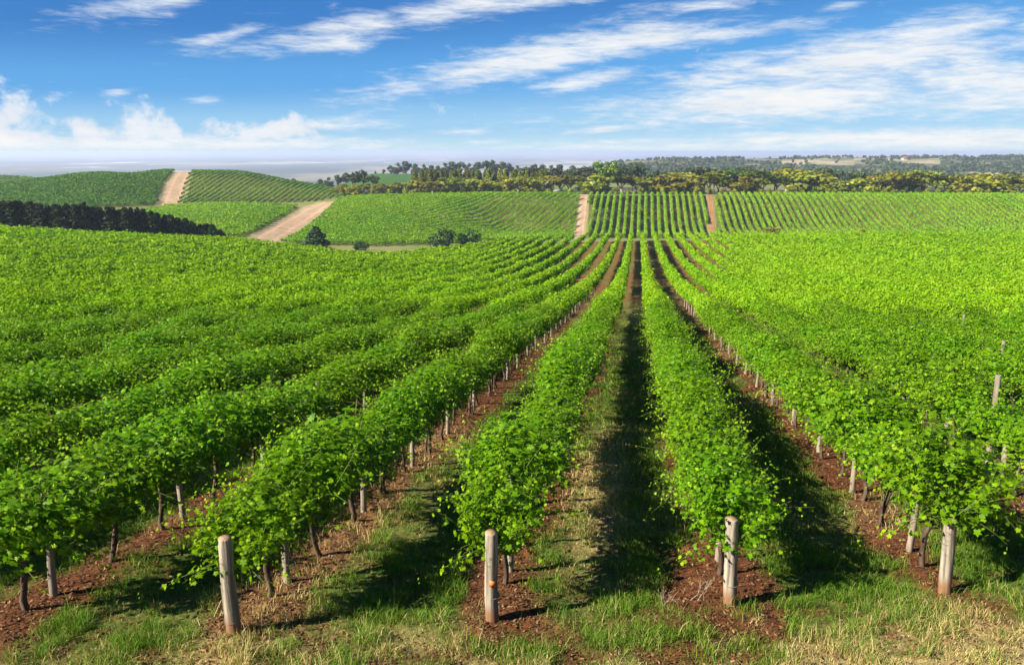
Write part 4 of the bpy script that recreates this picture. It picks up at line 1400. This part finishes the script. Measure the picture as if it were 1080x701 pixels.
SH = [bushy(400+i, 4, 2.5, M_SHRUB, M_DBARK, 120, .30, 16) for i in range(3)]
SP = conifer(410, 6.2, 2.9, M_SHRUB)
p, sc = top_scale(334, 226, 237, 6.2)
bt = plant('bush', SP, p, sc, 'dark pointed bushy tree at the foot of the pink track', 'tree')
for ch in bt.children: ch.scale = (sc*1.75, sc*1.75, sc)
p, sc = top_scale(380, 232, 252.5, 4)
bt = plant('bush', SH[0], p, sc, 'low spreading green bush in the hollow right of the dark pointed tree', 'bush', None, None, 0, .9)
for ch in bt.children: ch.scale = (sc*1.5, sc*1.5, sc*.9)
p, sc = top_scale(468, 245, 239.5, 4)
plant('bush', SH[1], p, sc, 'left one of the two round dark bushes under the slanting vine rows', 'bush')
p, sc = top_scale(495.5, 247, 240.5, 4)
plant('bush', SH[2], p, sc, 'right one of the two round dark bushes under the slanting vine rows', 'bush')
for i, (px, s, y, lab) in enumerate(((327, 226, 254, 'tawny low shrub at the left foot of the dark pointed tree'), (272, 246, 254, 'tawny dry shrub at the bottom of the pink track'), (811, 336, 238, 'olive shrub at the foot of the far right vine rows'),
                                     (818, 336, 239.5, 'smaller shrub right of the olive shrub under the far right rows'), (908, 338, 240.5, 'brownish shrub at the foot of the far right slope'))):
    p, sc = top_scale(px, s, y, 6.5)
    plant('shrub', LOWG[i % 4], p, sc, lab, 'shrub')

# woodland on the far hills: too many to count
def far_wood():
    rg = np.random.default_rng(44)
    n = 5600
    s = rg.uniform(740, 2050, n); u = rg.uniform(545, 1110, n)
    t = (u-CX)/FPX*s*1.01
    X, Y = s*HD[0]+t*RT[0], s*HD[1]+t*RT[1]
    cl = ((np.abs(u-858) < 40) & (s > 1560) & (s < 1760)) | ((np.abs(u-952) < 24) & (s > 1600) & (s < 1790)) | ((np.abs(u-1030) < 34) & (s > 1050) & (s < 1330)) | ((np.abs(u-905) < 28) & (s > 1690) & (s < 1790))
    keep = (~cl | (rg.random(n) < .06)) & (fbm(X/90, Y/90, 3, 12) > .45)
    X, Y, s = X[keep], Y[keep], s[keep]
    n = len(X)
    m = 16
    h = rg.uniform(4, 8, n)
    d = unit(rg.normal(size=(n, m, 3)).reshape(-1, 3)).reshape(n, m, 3)
    Pc = np.stack([X, Y, sheet(X, Y)+h*.5], 1)[:, None]+d*(h[:, None, None]*[.55, .55, .5])*rg.uniform(.4, 1, (n, m, 1))
    Pc = Pc.reshape(-1, 3)
    N = unit(d.reshape(-1, 3)+[0, 0, .4]+rg.normal(0, .4, (n*m, 3)))
    V, F = cards(Pc, N, rg.uniform(2.0, 4.2, n*m), rg, CARD)
    var = np.clip(np.repeat(rg.uniform(.1, .9, n), m)+rg.normal(0, .1, n*m), 0, 1)
    me = mesh_from('far_woodland', V, [F], [M_DGUM], attrs={'var': ('FACE', var)})
    kind(link('far_woodland', me), 'stuff', 'dark far-off woodland covering the hills on the right skyline')
far_wood()

# far farmhouses on the right skyline
M_WALL = solid_mat('pale_render', (0.40, 0.35, 0.29), (0.34, 0.29, 0.24), .6, .9, (1, 1, 1), 0)
M_ROOF = solid_mat('red_roof', (0.30, 0.12, 0.07), (0.24, 0.10, 0.06), .8, .85, (1, 1, 1), 0)
M_GREYROOF = solid_mat('grey_roof', (0.22, 0.21, 0.20), (0.16, 0.155, 0.15), .8, .7, (1, 1, 1), 0)
M_GLASS = solid_mat('dark_window', (0.03, 0.035, 0.04), (0.05, 0.055, 0.06), .8, .2, (1, 1, 1), 0)
def box(x0, x1, y0, y1, z0, z1):
    V = np.array([(x, y, z) for z in (z0, z1) for x, y in ((x0, y0), (x1, y0), (x1, y1), (x0, y1))], float)
    q = np.array([(3, 2, 1, 0), (4, 5, 6, 7), (0, 1, 5, 4), (1, 2, 6, 5), (2, 3, 7, 6), (3, 0, 4, 7)])
    return V, q
def house(px, s, w, d, h, rz, roofm, lab):
    p = at_s(px, s)
    e = bpy.data.objects.new('farmhouse', None); C.objects.link(e)
    e.location = (p[0], p[1], float(sheet(*p))); e.rotation_euler = (0, 0, rz)
    tag(e, lab, 'house')
    a = Acc(); a.add(*box(-w/2, w/2, -d/2, d/2, -3, h)); link('wall', a.mesh('wall', M_WALL), e)
    o = .6; rh = h*.65
    V = np.array([(-w/2-o, -d/2-o, h-.05), (w/2+o, -d/2-o, h-.05), (w/2+o, d/2+o, h-.05), (-w/2-o, d/2+o, h-.05), (-w/2+d*.25, 0, h+rh), (w/2-d*.25, 0, h+rh)])
    a = Acc(); a.add(V, np.array([(0, 1, 5, 4), (2, 3, 4, 5), (3, 2, 1, 0)]), np.array([(1, 2, 5), (3, 0, 4)])); link('roof', a.mesh('roof', roofm), e)
    for i in range(3):
        x = -w/2+w*(i+.5)/3
        a = Acc(); a.add(*box(x-w*.07, x+w*.07, -d/2-.06, -d/2+.02, h*.35, h*.8)); link('window', a.mesh('window', M_GLASS), e)
house(955, 1730, 17, 9, 4, YAW+.2, M_ROOF, 'pale far farmhouse with red roof on the skyline of the right hills')
house(938, 1700, 13, 8, 3.5, YAW-.3, M_GREYROOF, 'smaller grey-roofed far house left of the red-roofed one')
house(588, 426, 3.6, 3, 1.7, YAW+.1, M_GREYROOF, 'small pale shed in front of the trees left of the dirt track top')

# ------------------------------------------------------------------ the air
def build_haze():
    z0, z1 = -125.0, CAM_Z+3.5
    V, q = box(-31000, 31000, -31000, 31000, z0, z1)
    m, k, out = new_mat('haze')
    pv = k.n('ShaderNodeVolumePrincipled')
    pv.inputs['Color'].default_value = (0.68, 0.765, 1.0, 1)
    pv.inputs['Density'].default_value = HAZE
    pv.inputs['Anisotropy'].default_value = 0.2
    k.t.links.new(pv.outputs[0], out.inputs['Volume'])
    a = Acc(); a.add(V, q)
    o = link('haze', a.mesh('haze', m))
    kind(o, 'stuff', 'pale blue haze lying over the far plain')
HAZE = 1.4e-4
build_haze()
